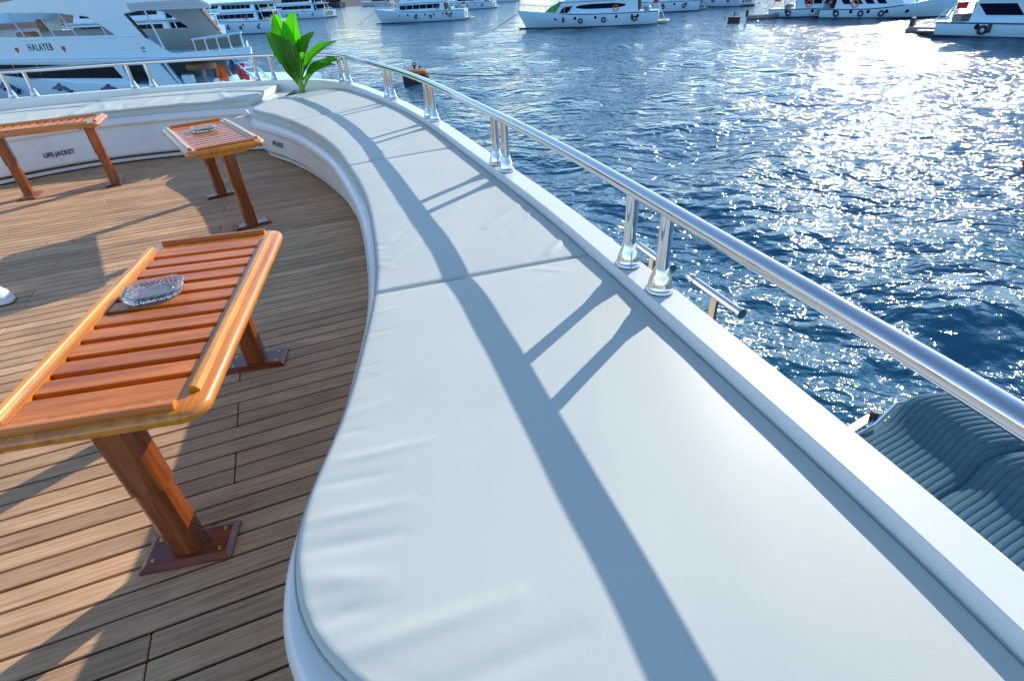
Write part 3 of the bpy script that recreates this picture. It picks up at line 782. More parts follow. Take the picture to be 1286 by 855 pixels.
# ------------------------------------------------------------------ shoe at the edge of the deck
def make_shoe():
    root = empty('shoe', (-3.545, 3.27, 0), R(-22), 'white canvas shoe toe resting on the sunlit planks', 'shoe')
    def station(x, w, z0, z1, yo=0): 
        return [(x, yo + w * math.cos(a), z0 + (z1 - z0) * (.5 + .5 * math.sin(a)) if math.sin(a) > -.2 else z0) for a in np.linspace(-math.pi / 2, 1.5 * math.pi, 17)[:-1]]
    st = [station(-.16, .034, .02, .10), station(-.12, .040, .02, .115), station(-.06, .042, .02, .115), station(-.01, .045, .02, .098), station(.04, .050, .02, .080), station(.085, .049, .02, .064), (station(.115, .038, .02, .052)), station(.130, .018, .022, .040)]
    k = 16; vs = [p for s in st for p in s]; fs = []
    for i in range(len(st) - 1):
        for j in range(k): fs.append((i * k + j, i * k + (j + 1) % k, (i + 1) * k + (j + 1) % k, (i + 1) * k + j))
    fs += [tuple(range(k))[::-1], tuple((len(st) - 1) * k + j for j in range(k))]
    up = MB().add(vs, fs).build('upper', M['shoe'], root, True)
    md = up.modifiers.new('s', 'SUBSURF'); md.levels = md.render_levels = 2
    sole = catmull([(-.17, 0), (-.15, .035), (-.06, .043), (.04, .053), (.10, .047), (.137, .012), (.137, -.012), (.10, -.047), (.04, -.053), (-.06, -.043), (-.15, -.035), (-.17, 0)], 4)[:-1]
    MB().prism([tuple(p) for p in sole], .0008, .026, 'z').build('sole', M['gelcoat'], root, bevel=.006)
    MB().prism([(p[0] * 1.01, p[1] * 1.02) for p in sole], .0006, .006, 'z').build('outsole', M['rubber'], root)
make_shoe()
bpy.data.objects['shoe'].scale = (1.25, 1.25, 1.3)

# ------------------------------------------------------------------ plant
def make_plant():
    B = Vector((-2.76, 8.24, .455))
    root = empty('potted_plant', B, 0, 'bright green broad-leaved plant in the corner beside the guard rail', 'plant')
    MB().lathe([(.0, 0), (.06, 0), (.075, .035), (.078, .04), (.07, .04), (.068, .03), (0, .03)], (0, 0, 0), 20).build('pot', M['boat_grey'], root, auto=R(40))
    MB().tube([(0, 0, .03), (.01, 0, .2), (.03, .005, .34)], [.042, .04, .028], 10).build('stem', M['midrib'], root, True)
    leaves = [  # tip offset, width, droop, start height, twist
        ((-.13, .02, 1.06), .20, .03, .22, .2), ((.13, .06, 1.06), .21, .02, .24, -.35), ((-.25, -.10, .86), .19, .05, .20, .5), ((.36, .0, .83), .15, .05, .25, -.6), ((.62, .05, .72), .12, .06, .22, -.8),
        ((.68, .22, .50), .10, .10, .2, -.9), ((.60, -.22, .46), .15, .06, .10, -1.0), ((-.27, .0, .62), .12, .10, .08, .9), ((.10, -.25, .80), .15, .04, .2, .0), ((.25, -.28, .62), .13, .06, .12, -.5), ((-.05, .25, .85), .15, .05, .22, .1)]
    rnd = random.Random(5)
    for tip, w, dr, s0, tw in leaves:
        tip = Vector(tip); st = Vector((tip.x * .03, tip.y * .03, s0)); n = 18; m2 = 8
        dirv = tip - st; L = dirv.length
        vs = []; fs = []; uv = []
        horiz = Vector((tip.x, tip.y, 0)); 
        ref = Vector((0, -1, .2)).lerp(Vector((horiz.x, horiz.y, .0)), .25).normalized()
        mid = []
        for i in range(n + 1):
            t = i / n
            bow = math.sin(t * math.pi) * .06 * L
            p = st + dirv * t + Vector((0, 0, 1)) * bow - Vector((0, 0, 1)) * dr * L * t ** 3 + horiz * (-.10 * math.sin(t * math.pi))
            mid.append(p)
        for i in range(n + 1):
            t = i / n; tan = (mid[min(i + 1, n)] - mid[max(i - 1, 0)]).normalized()
            side = tan.cross(ref); side.normalize(); side = Matrix.Rotation(tw, 3, tan) @ side; nor = side.cross(tan)
            tt = max(0, (t - .16) / .84)
            ww = w * .66 * (math.sin(math.pi * tt ** .85) ** .75 if 0 < tt < 1 else 0) + .006 * (1 - t)
            for j in range(-m2, m2 + 1):
                a = j / m2
                wav = .010 * math.sin(t * 19 + a * 2 + tw * 5) * abs(a) ** 1.5 * (1 if j < 0 else .7) + rnd.uniform(-.001, .001)
                vs.append(mid[i] + side * ww * a + nor * (abs(a) ** 1.2 * ww * .42 + wav))
        k = 2 * m2 + 1
        for i in range(n):
            for j in range(k - 1): fs.append((i * k + j, i * k + j + 1, (i + 1) * k + j + 1, (i + 1) * k + j))
        me = MB().add(vs, fs).mesh('leaf'); o = link('leaf', me, M['leaf'], root, True)
        so = o.modifiers.new('t', 'SOLIDIFY'); so.thickness = .0012
        MB().tube([q for q in mid], [.010 * (1 - i / (n + 1)) + .0015 for i in range(n + 1)], 6).build('midrib', M['midrib'], o, True)
make_plant()

# ------------------------------------------------------------------ fittings outboard
def t_bar(c, ang, label):
    root = empty('mooring_horn', (c[0], c[1], c[2]), ang, label, 'mooring fitting', 'steel horns outboard of the bulwark')
    MB().tube([(-.17, 0, 0), (.17, 0, 0)], .019, 16).build('bar', M['steel'], root, auto=R(40))
    for s in (-1, 1):
        MB().tube([(s * .168, 0, 0), (s * .186, 0, 0)], .0245, 16).build('end_cap', M['steel'], root, auto=R(40))
    MB().box((.0, 0, -.11), (.04, .022, .19), 0, .003).build('stem', M['rusty'], root)
    MB().box((.0, -.14, -.20), (.07, .33, .02), 0, .003).build('bracket', M['rusty'], root)
hd = math.atan2(-.97, .29)
t_bar((.975, 2.13, .35), hd, 'steel T-shaped mooring horn standing clear of the bulwark near the striped mat')
t_bar((.80, 2.60, .35), hd, 'steel T-shaped mooring horn hidden partly behind a rail post')

def make_mat():
    o = Vector((1.25, 1.70, -.5)); root = empty('sun_mat', o, 0, 'dark blue ribbed padded mat with white stitching, slung outboard of the bulwark', 'mat')
    PL = catmull([(0, 0, -.02), (.30, .14, -.01), (.593, .288, .0), (.751, .352, .02), (.840, .40, .06), (.897, .43, .10), (.953, .434, .135), (1.02, .43, .155), (1.09, .428, .16)], 4)
    hv = Vector((.24, -.97, 0)).normalized(); pitch = .0325; rnd = random.Random(2); nb = 52; seg = 14
    def dip(i):
        k = i % seg; e = min(k, seg - k); return -.034 * math.exp(-(e / .75) ** 2)
    m3 = 7
    for i in range(nb):
        vs = []; fs = []
        for a, p in enumerate(PL):
            t = a / (len(PL) - 1)
            for j in range(m3):
                q = j / (m3 - 1); e = (i % seg) + q
                lift = .0125 * math.sin(math.pi * q) ** .5 + (.004 if 0.05 < q < .3 else 0)
                d = dip(i) * (1 - q) + dip(i + 1) * q
                vs.append(Vector(p) + hv * ((i + q) * pitch + .003 * math.sin(t * 7 + (i // seg) * 2)) + Vector((0, 0, lift + d)))
        for a in range(len(PL) - 1):
            for j in range(m3 - 1): fs.append((a * m3 + j, a * m3 + j + 1, (a + 1) * m3 + j + 1, (a + 1) * m3 + j))
        r_ = MB().add(vs, fs).build('rib', M['mat'], root, True)
        so = r_.modifiers.new('t', 'SOLIDIFY'); so.thickness = .018; so.offset = 0
    for i in range(46):
        a = rnd.randrange(8, len(PL) - 2); k = rnd.randrange(1, nb - 1)
        if k % seg in (0, seg - 1): continue
        p = Vector(PL[a]) + hv * ((k + .5) * pitch) + Vector((0, 0, .016))
        MB().lathe([(0, 0), (.008, 0), (.008, .004), (.004, .006), (0, .006)], p, 8).build('button', M['rubber'], root)
    hp = [Vector(PL[-1]) + hv * (i * pitch) + Vector((.012, 0, dip(i) + .004)) for i in range(nb + 1)]
    MB().tube(hp, .010, 8).build('hem', M['mat'], root, True)
    st = MB()
    for i in range(nb):
        for k in range(2):
            off = Vector((-.035, -.004, .020))
            st.tube([hp[i].lerp(hp[i + 1], k * .5 + .08) + off, hp[i].lerp(hp[i + 1], k * .5 + .36) + off], .0032, 5)
    so = st.build('stitching', M['thread'], root); so['kind'] = 'stuff'
    e0 = hv * -.03; e1 = hv * (nb * pitch + .03); dn = Vector((0, 0, -.05))
    fr = [Vector(PL[0]) + e0 + Vector((-.5, -.2, -.1)), Vector(PL[0]) + e0 + dn, Vector(PL[12]) + e0 + dn, Vector(PL[20]) + e0 + dn, Vector(PL[-1]) + e0 + dn, Vector(PL[-1]) + e1 + dn, Vector(PL[12]) + e1 + dn, Vector(PL[0]) + e1 + dn, Vector(PL[0]) + e1 + Vector((-.5, -.2, -.1))]
    MB().tube(fr, .014, 10).build('carrying_frame', M['steel'], root, True)
    MB().box((.60, .335, .03), (.26, .045, .014), R(28), .003).build('strap_plate', M['rusty'], root)
    MB().tube([(.72, .39, .02), (.72, .39, .075)], .020, 12).build('strap_pin', M['rubber'], root, auto=R(40))
make_mat()

# ------------------------------------------------------------------ mooring buoys
def make_buoy(loc, w, h, top, side, label, rope=None):
    root = empty('mooring_buoy', (loc[0], loc[1], WATER_Z), 0, label, 'buoy')
    MB().lathe([(0, -.5), (w * .46, -.5), (w * .5, -.3), (w * .5, h * .55), (w * .49, h * .72)], seg=28).build('drum', side, root, auto=R(40))
    MB().lathe([(w * .495, h * .70), (w * .50, h * .8), (w * .47, h * .95), (w * .38, h), (0, h * 1.03)], seg=28).build('top', top, root, auto=R(40))
    MB().tube([(0, 0, h), (0, 0, h + .28)], .07, 10).build('post', M['buoy_dark'], root)
    MB().tube([(.12 * math.cos(a), .0, h + .30 + .12 * math.sin(a)) for a in np.linspace(0, 6.2, 14)], .03, 6).build('ring', M['buoy_dark'], root)
    MB().tube([(.35, -.1, h), (.35, -.1, h + .18), (.5, -.1, h + .18)], .04, 8).build('cleat', M['buoy_dark'], root)
    if rope:
        pts = [(w * .5 + (rope[0]) * t, rope[1] * t, h * .6 * (1 - t) + .02 - .12 * math.sin(math.pi * t)) for t in np.linspace(0, 1, 16)]
        MB().tube(pts, .035, 6).build('mooring_line', M['rope'], root)
make_buoy((-5.65, 41.4), 1.85, .82, M['yellow'], M['buoy_dark'], 'large mooring buoy with worn yellow top and black side', (6.0, .6))
make_buoy((30.8, 77.0), 1.5, .75, M['buoy_dark'], M['buoy_dark'], 'dark weathered mooring buoy floating near the sterns of moored boats')
make_buoy((15.75, 15.25), .45, .55, M['buoy_dark'], M['boat_red'], 'small dark red float on the glittering water')

# ------------------------------------------------------------------ generic moored yacht
def hull_loft(mb, L, B, fb, bowr, flare=.8, z0=-.5, stern_w=.86, overhang=.09, n=22):
    """stations from stern (x=-L/2) to bow; sections as points keel..sheer"""
    k = 7; vs = []
    for i in range(n + 1):
        t = i / n
        half = B / 2 * (stern_w + (1 - stern_w) * min(1, t * 2.5)) * (1 - max(0, (t - .55) / .45) ** 2.1)
        half = max(half, .02)
        sheer = fb + bowr * max(0, (t - .35) / .65) ** 1.8
        for s in (-1, 1):
            for j in range(k):
                q = j / (k - 1); z = z0 + (sheer - z0) * q
                yw = half * (1 - (1 - q) ** 2.2 * (.25 + .75 * flare * max(0, (t - .4) / .6)))
                xx = -L / 2 + L * t + L * overhang * max(0, t - .6) / .4 * (q - .25) * 1.0
                vs.append((xx, s * yw, z))
    fs = []
    for i in range(n):
        for s in range(2):
            for j in range(k - 1):
                a = i * 2 * k + s * k + j; b = (i + 1) * 2 * k + s * k + j; fs.append((a, a + 1, b + 1, b))
        a = i * 2 * k + k - 1; a2 = a + k; b = (i + 1) * 2 * k + k - 1; b2 = b + k; fs.append((a, a2, b2, b))
        a = i * 2 * k; a2 = a + k; b = (i + 1) * 2 * k; b2 = b + k; fs.append((a, a2, b2, b))
    for e in (0, n):
        o = e * 2 * k; fs.append(tuple([o + j for j in range(k)] + [o + k + j for j in range(k - 1, -1, -1)]))
    mb.add(vs, fs)
    def half_at(x, q=.75):
        t = (x + L / 2) / L; half = B / 2 * (stern_w + (1 - stern_w) * min(1, t * 2.5)) * (1 - max(0, (t - .55) / .45) ** 2.1)
        return half * (1 - (1 - q) ** 2.2 * (.25 + .75 * flare * max(0, (t - .4) / .6)))
    return half_at

def yacht(bow, stern, side, label, B=5.2, fb=1.5, bowr=1.2, decks=2, house=(.12, .66), hh=1.55, style='strip', port=6, extra=None, hullmat='boat_white_blue_shade', glass='boat_glass', group=None, fenders=0, detail=True, deckh=None):
    bow = np.array(bow, float); stern = np.array(stern, float); d = bow - stern; L = float(np.linalg.norm(d)); d /= L
    n = np.array([-d[1], d[0]])
    mid = (bow + stern) / 2
    # near side faces the viewer; hull centre lies half a beam beyond the waterline
    if (n @ mid) < 0: n = -n
    c = mid + n * B * .46
    root = empty('motor_yacht', (c[0], c[1], WATER_Z), math.atan2(d[1], d[0]), label, 'yacht', group or 'yachts moored across the bay')
    nearsign = -1.0 if (np.array([-d[1], d[0]]) @ mid) > 0 else 1.0
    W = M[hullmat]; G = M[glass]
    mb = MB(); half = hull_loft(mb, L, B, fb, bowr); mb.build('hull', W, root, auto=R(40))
    mb = MB(); hull_loft(mb, L * 1.001, B * 1.004, .10, .02); mb.build('boot_stripe', M['boat_foul'], root, auto=R(40))
    # bathing platform
    MB().box((-L / 2 - .7, 0, .32), (1.5, B * .78, .14), 0, .03).build('swim_platform', M['boat_deck'], root)
    xa, xb = -L / 2 + L * house[0], -L / 2 + L * house[1]
    z = fb; w = B * .40
    for k in range(decks):
        h = hh; f0 = .9 + .5 * k
        prof = [(xa, z - .05), (xb + .3, z - .05), (xb - f0, z + h), (xa + .15, z + h)]
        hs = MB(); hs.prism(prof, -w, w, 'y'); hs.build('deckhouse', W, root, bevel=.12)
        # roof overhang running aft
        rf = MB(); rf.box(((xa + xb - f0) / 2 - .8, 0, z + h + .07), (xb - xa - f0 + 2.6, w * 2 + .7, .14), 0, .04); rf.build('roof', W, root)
        for s in (-1, 1):
            y = s * (w + .012)
            if style == 'oval' and k == 0:
                pts = [((xa + xb) / 2 - .6 + (xb - xa) * .30 * math.copysign(abs(math.cos(a)) ** .7, math.cos(a)), z + h * .55 + .30 * math.sin(a)) for a in np.linspace(0, 2 * math.pi, 28)[:-1]]
                MB().prism(pts, y - .03, y + .03, 'y').build('window', G, root)
                pts = [(xb - 1.7, z + .18), (xb - .55, z + .18), (xb - 1.0, z + .75), (xb - 1.6, z + .95), (xb - 2.5, z + 1.02), (xb - 2.2, z + .6)]
                MB().prism(pts, y - .03, y + .03, 'y').build('window', G, root)
            else:
                nw = 6 if style == 'strip' else 4
                x0 = xa + 1.0; x1 = xb - f0 - .5
                for q in range(nw):
                    u0 = x0 + (x1 - x0) * q / nw + .08; u1 = x0 + (x1 - x0) * (q + 1) / nw - (.04 if style == 'strip' else .35); sk = .75 if style != 'strip' else .12
                    MB().prism([(u0, z + h * .30), (u1, z + h * .30), (u1 - sk, z + h * .80), (u0 - sk, z + h * .80)], y - .03, y + .03, 'y').build('window', G, root)
        # windscreen
        MB().prism([(-w * .85, z + h * .35), (w * .85, z + h * .35), (w * .8, z + h * .85), (-w * .8, z + h * .85)], xb - f0 * .40 - .02, xb - f0 * .40 + .06, 'x').build('windscreen', G, root)
        # dark panel standing in for cockpit shade, and a seat on the open aft deck
        MB().box((xa - .02, 0, z + h * .45), (.08, w * 1.7, h * .8), 0, .01).build('cockpit_shade_panel', G, root)
        MB().box((xa - 1.1, 0, z + .22), (.7, w * 1.5, .5), 0, .06).build('cockpit_seat', M['boat_grey'], root)
        # open aft deck posts
        for s in (-1, 1):
            MB().tube([(xa - 1.6, s * w, z - .05), (xa - 1.2, s * w, z + h + .02)], .06, 8).build('stanchion', W, root)
        z += h + .14; w *= .88; xa += .6; xb -= 1.4 + .5 * k
    MB().box((xa + .6, 0, z + 1.55), (2.6, w * 1.8, .07), 0, .02).build('bimini', M['boat_blue'], root)
    for s in (-1, 1):
        for xx in (xa - .5, xa + 1.7): MB().tube([(xx, s * w * .8, z - .1), (xx, s * w * .8, z + 1.52)], .035, 6).build('bimini_pole', M['steel'], root)
    st_ = MB()
    for s in (-1, 1): st_.tube([(-L / 2 + L * q, s * (half(-L / 2 + L * q, .93) + .02), fb * .93 + bowr * max(0, (q - .35) / .65) ** 1.8 * .93) for q in np.linspace(.0, .97, 22)], .05, 6)
    st_.build('rubbing_strake', M['boat_dark'], root)
    # flying bridge rail and mast
    rail = MB()
    for s in (-1, 1): rail.tube([(xa - 1.5, s * w * .9, z + .55), (xb - 1.0, s * w * .9, z + .55)], .03, 6)
    for s in (-1, 1):
        for q in range(6):
            xx = xa - 1.5 + (xb - xa + .5) * q / 5; rail.tube([(xx, s * w * .9, z - .1), (xx, s * w * .9, z + .55)], .02, 5)
    rail.build('flybridge_rail', M['steel'], root)
    MB().tube([((xa + xb) / 2, 0, z - .1), ((xa + xb) / 2 - .3, 0, z + 1.9)], [.09, .04], 8).build('mast', W, root)
    # bow rail
    br = MB(); sh = lambda x: fb + bowr * max(0, ((x + L / 2) / L - .35) / .65) ** 1.8
    for s in (-1, 1):
        pts = []
        for q in np.linspace(.62, .985, 10):
            x = -L / 2 + L * q; ox = L * .09 * max(0, q - .6) / .4 * .75; hy = half(x, 1.0) * .95
            pts.append((x + ox, s * hy, sh(x) + .75)); br.tube([(x + ox, s * hy, sh(x) - .02), (x + ox, s * hy, sh(x) + .75)], .022, 5)
        br.tube(pts, .028, 6)
    br.build('bow_rail', M['steel'], root)
    # portholes
    for s in (-1, 1):
        for q in range(port):
            x = -L / 2 + L * (.14 + .60 * q / max(1, port - 1)); y = half(x, .72)
            mbp = MB(); mbp.tube([(x, s * (y - .05), fb * .70), (x, s * (y + .045), fb * .70)], .19, 14); mbp.build('porthole', G, root)
    for q in range(fenders):
        x = -L / 2 + L * (.18 + .5 * q / max(1, fenders - 1)); y = half(x, .6) + .14
        mb = MB(); mb.lathe([(0, -.32), (.1, -.3), (.15, -.2), (.15, .2), (.1, .3), (.03, .36), (0, .36)], (x, nearsign * y, fb * .62), 10); mb.build('fender', M['boat_dark'], root, True)
    for s in (-1, 1):
        MB().tube([(xa + .3, s * w * .7, z), (xa - .1, s * w * .7, z + 2.6)], .018, 5).build('antenna', M['steel'], root)
        rg = [(-L / 2 + L * .30 + .36 * math.cos(a), s * (B * .40 + .06), fb + .5 + .36 * math.sin(a)) for a in np.linspace(0, 2 * math.pi, 15)]
        MB().tube(rg, .07, 6).build('life_ring', M['orange'], root)
        for q in (.16, .38, .55):
            yy = half(-L / 2 + L * q, .55) + .10
            ty = [(-L / 2 + L * q + .26 * math.cos(a), s * yy, fb * .5 + .26 * math.sin(a)) for a in np.linspace(0, 2 * math.pi, 13)]
            MB().tube(ty, .10, 6).build('tyre_fender', M['rubber'], root)
    MB().box((-L / 2 + .5, 0, fb + 1.0), (.7, .03, .45), R(20), .005).build('ensign', M['boat_red'], root)
    MB().tube([(-L / 2 + .1, 0, fb - .1), (-L / 2 + .1, 0, fb + 1.3)], .03, 6).build('flagstaff', M['steel'], root)
    MB().tube([(L / 2 * 1.05, 0, fb + bowr * .8), (L / 2 * 1.05 + 5, .6, -.2)], .035, 5).build('anchor_line', M['rope'], root)
    # stern gear: ladder, crew tender cover, life ring
    lad = MB()
    for s in (-1, 1): lad.tube([(-L / 2 - 1.0, s * B * .22 + nearsign * .5, .35), (-L / 2 + .2, s * B * .22 + nearsign * .5, fb + .9)], .04, 6)
    for q in range(5):
        t = (q + .5) / 5; lad.tube([(-L / 2 - 1.0 + 1.2 * t, -B * .22 + nearsign * .5, .35 + (fb + .55) * t), (-L / 2 - 1.0 + 1.2 * t, B * .22 + nearsign * .5, .35 + (fb + .55) * t)], .03, 5)
    lad.build('stern_ladder', W, root)
    MB().box((-L / 2 + .02, nearsign * B * .05, fb * .55), (.10, B * .5, fb * .6), 0, .02).build('transom_door', M['boat_grey'], root)
    return root, L, half, nearsign, fb

YB = 'yachts moored across the bay'
r_, L_, half_, ns_, fb_ = yacht((4.28, 89.65), (22.8, 83.7), 0, 'white yacht with an oval dark side window and green tarpaulin on its foredeck', B=5.4, fb=1.65, bowr=.75, style='oval', house=(.14, .74), port=5, hh=1.5, fenders=2)
tp = MB(); tp.prism([(3.2, 1.75), (6.6, 1.85), (5.6, 2.6), (4.4, 3.1), (3.6, 3.2)], -1.7, 1.7, 'y'); tp.build('tarpaulin', M['green'], r_, bevel=.15)
yacht((-25.6, 137.6), (-6.0, 134.8), 0, 'white yacht with a row of portholes and a red triangle by its stern', B=5.6, fb=2.0, bowr=.9, house=(.22, .80), port=7, fenders=0)
rt = bpy.data.objects['motor_yacht.001']
MB().prism([(-6.4, 1.1), (-5.6, 1.1), (-6.0, 1.85)], -2.80, -2.70, 'y').build('triangle_emblem', M['boat_red'], rt) if True else None
MB().prism([(-6.4, 1.1), (-5.6, 1.1), (-6.0, 1.85)], 2.70, 2.80, 'y').build('triangle_emblem', M['boat_red'], rt)
yacht((47.9, 31.0), (36.9, 49.6), 0, 'white yacht with slanted dark side windows and black fenders, close to the sun glitter', B=5.6, fb=1.05, bowr=1.2, style='slant', house=(.10, .74), port=3, fenders=4)
yacht((49.3, 66.0), (41.3, 76.4), 0, 'white yacht with large slanted windows moored alongside a plainer twin', B=4.8, fb=1.0, bowr=1.1, style='slant', house=(.12, .7), port=5)
yacht((50.5, 73.0), (37.6, 82.6), 0, 'plainer white yacht rafted behind the one with large slanted windows', B=4.8, fb=1.0, bowr=1.1, house=(.2, .75), port=4)
yacht((40.0, 133.0), (47.2, 117.0), 0, 'plain white hulled yacht anchored beyond the dark buoy', B=5, fb=2.2, bowr=.6, house=(.2, .7), port=0)
yacht((-87.0, 234.0), (-58.5, 216.0), 0, 'three-storey white yacht behind the plant, against the dark hillside', B=7, fb=2.3, bowr=1.3, decks=3, hh=2.0, house=(.14, .76), port=6)
yacht((-82.0, 163.0), (-60.0, 152.5), 0, 'white yacht seen past the stern of the nearest yacht', B=6, fb=2.6, bowr=.9, decks=2, house=(.08, .7), port=3, fenders=3)
yacht((-100.0, 262.0), (-84.0, 248.0), 0, 'small cream cruiser lying between two larger white yachts', B=5, fb=2.0, bowr=.8, hullmat='boat_cream')
yacht((-135.0, 470.0), (-110.0, 452.0), 0, 'dark hulled cargo boat far off under the hillside', B=7, fb=3.0, bowr=1.2, hullmat='boat_dark', port=0)
yacht((-88.0, 420.0), (-66.0, 410.0), 0, 'pale cruiser far off beside the dark cargo boat', B=6, fb=2.2, bowr=1.0, hullmat='boat_cream')
rg_, Lg_, *_ = yacht((-22.0, 212.0), (.5, 206.0), 0, 'white yacht with a long stern gangway, behind the porthole yacht', B=6, fb=2.0, bowr=1.0)
MB().box((-Lg_ / 2 - 3.4, 0, 1.5), (6.5, .7, .12), 0, .02).build('gangway', M['boat_grey'], rg_)
yacht((-8.0, 300.0), (12.0, 292.0), 0, 'distant white yacht end on to the long-gangway yacht', B=6, fb=2.3, bowr=1.0)
yacht((22.0, 118.0), (38.0, 112.0), 0, 'white yacht half hidden behind the oval-window yacht', B=5, fb=1.7, bowr=.9)
yacht((-61.0, 84.0), (-35.0, 70.0), 0, 'white yacht lying just beyond the yacht marked with hearts', B=6, fb=2.6, bowr=1.2, decks=2, hh=1.6, house=(.1, .8), port=4, group='yachts along the near quay')
yacht((-72.0, 112.0), (-48.0, 101.0), 0, 'white yacht beyond the first two of the near quay row', B=6, fb=2.6, bowr=1.2, decks=2, house=(.1, .75), port=4, group='yachts along the near quay')
yacht((-66.0, 138.0), (-46.0, 128.0), 0, 'white yacht at the far end of the near quay row', B=6, fb=2.4, bowr=1.2, decks=2, house=(.15, .75), port=4, group='yachts along the near quay')

def inflatable(loc, rz, label):
    root = empty('inflatable_boat', (loc[0], loc[1], WATER_Z), rz, label, 'dinghy')
    MB().tube(catmull([(-1.7, .7, .3), (.6, .72, .32), (1.6, .45, .42), (1.95, 0, .5), (1.6, -.45, .42), (.6, -.72, .32), (-1.7, -.7, .3)], 6), .27, 12).build('tube', M['boat_grey'], root, True)
    MB().box((-.1, 0, .15), (3.0, 1.1, .12), 0, .02).build('floor', M['boat_dark'], root)
    MB().box((-1.75, 0, .75), (.35, .4, .9), 0, .06).build('outboard_motor', M['boat_dark'], root)
inflatable((35.8, 80.6), R(-25), 'grey inflatable dinghy tied behind the twin yachts')
inflatable((38.3, 51.6), R(-60), 'grey inflatable dinghy at the stern of the slanted-window yacht')

# ------------------------------------------------------------------ the neighbouring yacht with the hearts
def neighbour():
    A = np.array([-18.07, 32.49]); d = np.array([-.9086, .4177])
    root = empty('motor_yacht', (A[0], A[1], WATER_Z), math.atan2(-d[1], -d[0]), 'large white yacht with black HALAYEB lettering between two red hearts', 'yacht')
    W = M['boat_white_blue_shade']; BM = 4.9
    # hull: x runs aft, y away from the viewer
    mb = MB(); hull_loft(mb, 32.0, BM + .2, 1.75, 1.6)
    v = [(-(x) - 9.3, y + BM / 2, z) for x, y, z in mb.v]; mb.v = v
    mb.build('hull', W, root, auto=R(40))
    MB().box((6.9, BM / 2, .45), (1.8, BM * .8, .16), 0, .03).build('swim_platform', M['boat_deck'], root)
    # lower saloon with a long dark window band and an open doorway
    outer = [(-17, 1.6), (-1.15, 1.6), (.95, 2.97), (-17, 2.97)]
    outer = [(-17.5, 1.5), (-1.4, 1.5), (-1.2, 1.72), (-.9, 2.97), (-17.5, 2.97)]
    holes = [[(-16.5, 2.02), (-3.65, 2.06), (-4.2, 2.76), (-16.5, 2.84)], [(-3.1, 1.74), (-1.5, 1.74), (-1.62, 2.78), (-3.42, 2.76)]]
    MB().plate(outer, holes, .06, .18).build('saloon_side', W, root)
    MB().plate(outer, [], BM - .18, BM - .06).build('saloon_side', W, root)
    for i, (x0, x1) in enumerate([(-16.5, -14.1), (-14.0, -11.6), (-11.5, -9.0), (-8.9, -6.6), (-6.5, -3.95)]):
        MB().box(((x0 + x1) / 2, .20, 2.42), (x1 - x0, .03, .86)).build('saloon_window', M['boat_glass'], root)
    MB().box((-2.4, 1.5, 2.2), (2.2, .05, 1.4)).build('doorway_back', M['boat_dark'], root)
    MB().prism([(-1.0, 1.72), (.75, 1.72), (-.35, 2.97), (-1.15, 2.97)], .02, .16, 'y').build('pillar', W, root)
    MB().prism([(.85, 1.74), (1.02, 1.74), (.2, 2.97), (.05, 2.97)], .02, .14, 'y').build('stanchion', W, root)
    # upper deck slab
    MB().prism([(-18.6, -.17), (6.55, -.17), (6.65, .1), (1.5, BM + .17), (-18.6, BM + .17)], 2.955, 3.085, 'z').build('upper_deck', W, root)
    # upper side: bulwark, pillar and roof band in one moulded side with openings
    side = [(-19.0, 3.09), (6.55, 3.09), (6.68, 3.50), (4.0, 3.36), (1.7, 3.24), (.9, 3.32), (0.1, 3.72), (-.47, 4.02), (-1.41, 5.13), (-.2, 5.24), (4.85, 5.16), (4.9, 5.34), (4.2, 5.62), (0, 5.95), (-8, 6.25), (-14, 5.9), (-17, 4.8), (-19, 4.0)]
    hole = [(-15.0, 5.25), (-13.2, 5.50), (-11.05, 5.50), (-7, 5.36), (-4.4, 5.10), (-2.75, 4.20), (-13.6, 4.30), (-15.4, 4.36)]
    MB().plate(side, [hole], 0, .14).build('upper_side', W, root, bevel=.02)
    MB().plate([(x if x < 1.2 else (1.2 if z_ < 4 else x), z_) for x, z_ in side if not (z_ < 4 and x > 1.8 and x < 6.5)], [hole], BM - .14, BM).build('upper_side', M['boat_inner_shade'], root)
    MB().prism([(-.75, 5.24), (4.75, 5.17), (4.9, 5.30), (4.3, 5.56), (-.9, 5.60)], -.05, -.02, 'y').build('added_bright_strip', M['canvas'], root)  # added strip, bright from behind, in place of the sunlit roof edge
    for z_, y_ in ((3.16, -.012), (4.12, -.012)):
        MB().box((-8.2, y_, z_), (15.2, .03, .03), 0, .008).build('moulding', W, root)
    MB().prism([(-16.5, 5.0), (-14, 5.86), (-8, 6.2), (0, 5.9), (4.1, 5.58), (4.6, 5.34), (4.2, 5.30), (0, 5.62), (-8, 5.9), (-14, 5.6)], .14, BM - .14, 'y').build('roof', W, root)
    # black trim on the slanted pillar and its twin with sunlit wood edge
    MB().prism([(-.44, 4.0), (-.36, 4.02), (-1.30, 5.14), (-1.41, 5.13)], -.004, .15, 'y').build('pillar_trim', M['boat_dark'], root)
    MB().prism([(-.44, 4.0), (-.34, 4.02), (-1.28, 5.14), (-1.41, 5.13)], BM - .16, BM + .02, 'y').build('pillar_trim', M['chairwood'], root)
    for xb, xt, z0, z1 in [(-11.0, -11.7, 4.33, 5.50), (-8.1, -8.8, 4.26, 5.42), (-6.1, -6.9, 4.25, 5.34), (-3.55, -3.75, 4.2, 4.7)]:
        MB().tube([(xb, .07, z0 - .03), (xt, .07, z1)], .045, 8).build('window_bar', M['boat_cream'], root)
    # settee and chair seen through the openings
    MB().box((-6.6, .75, 4.30), (7.6, .25, .42), 0, .08).build('settee_back', M['boat_grey'], root)
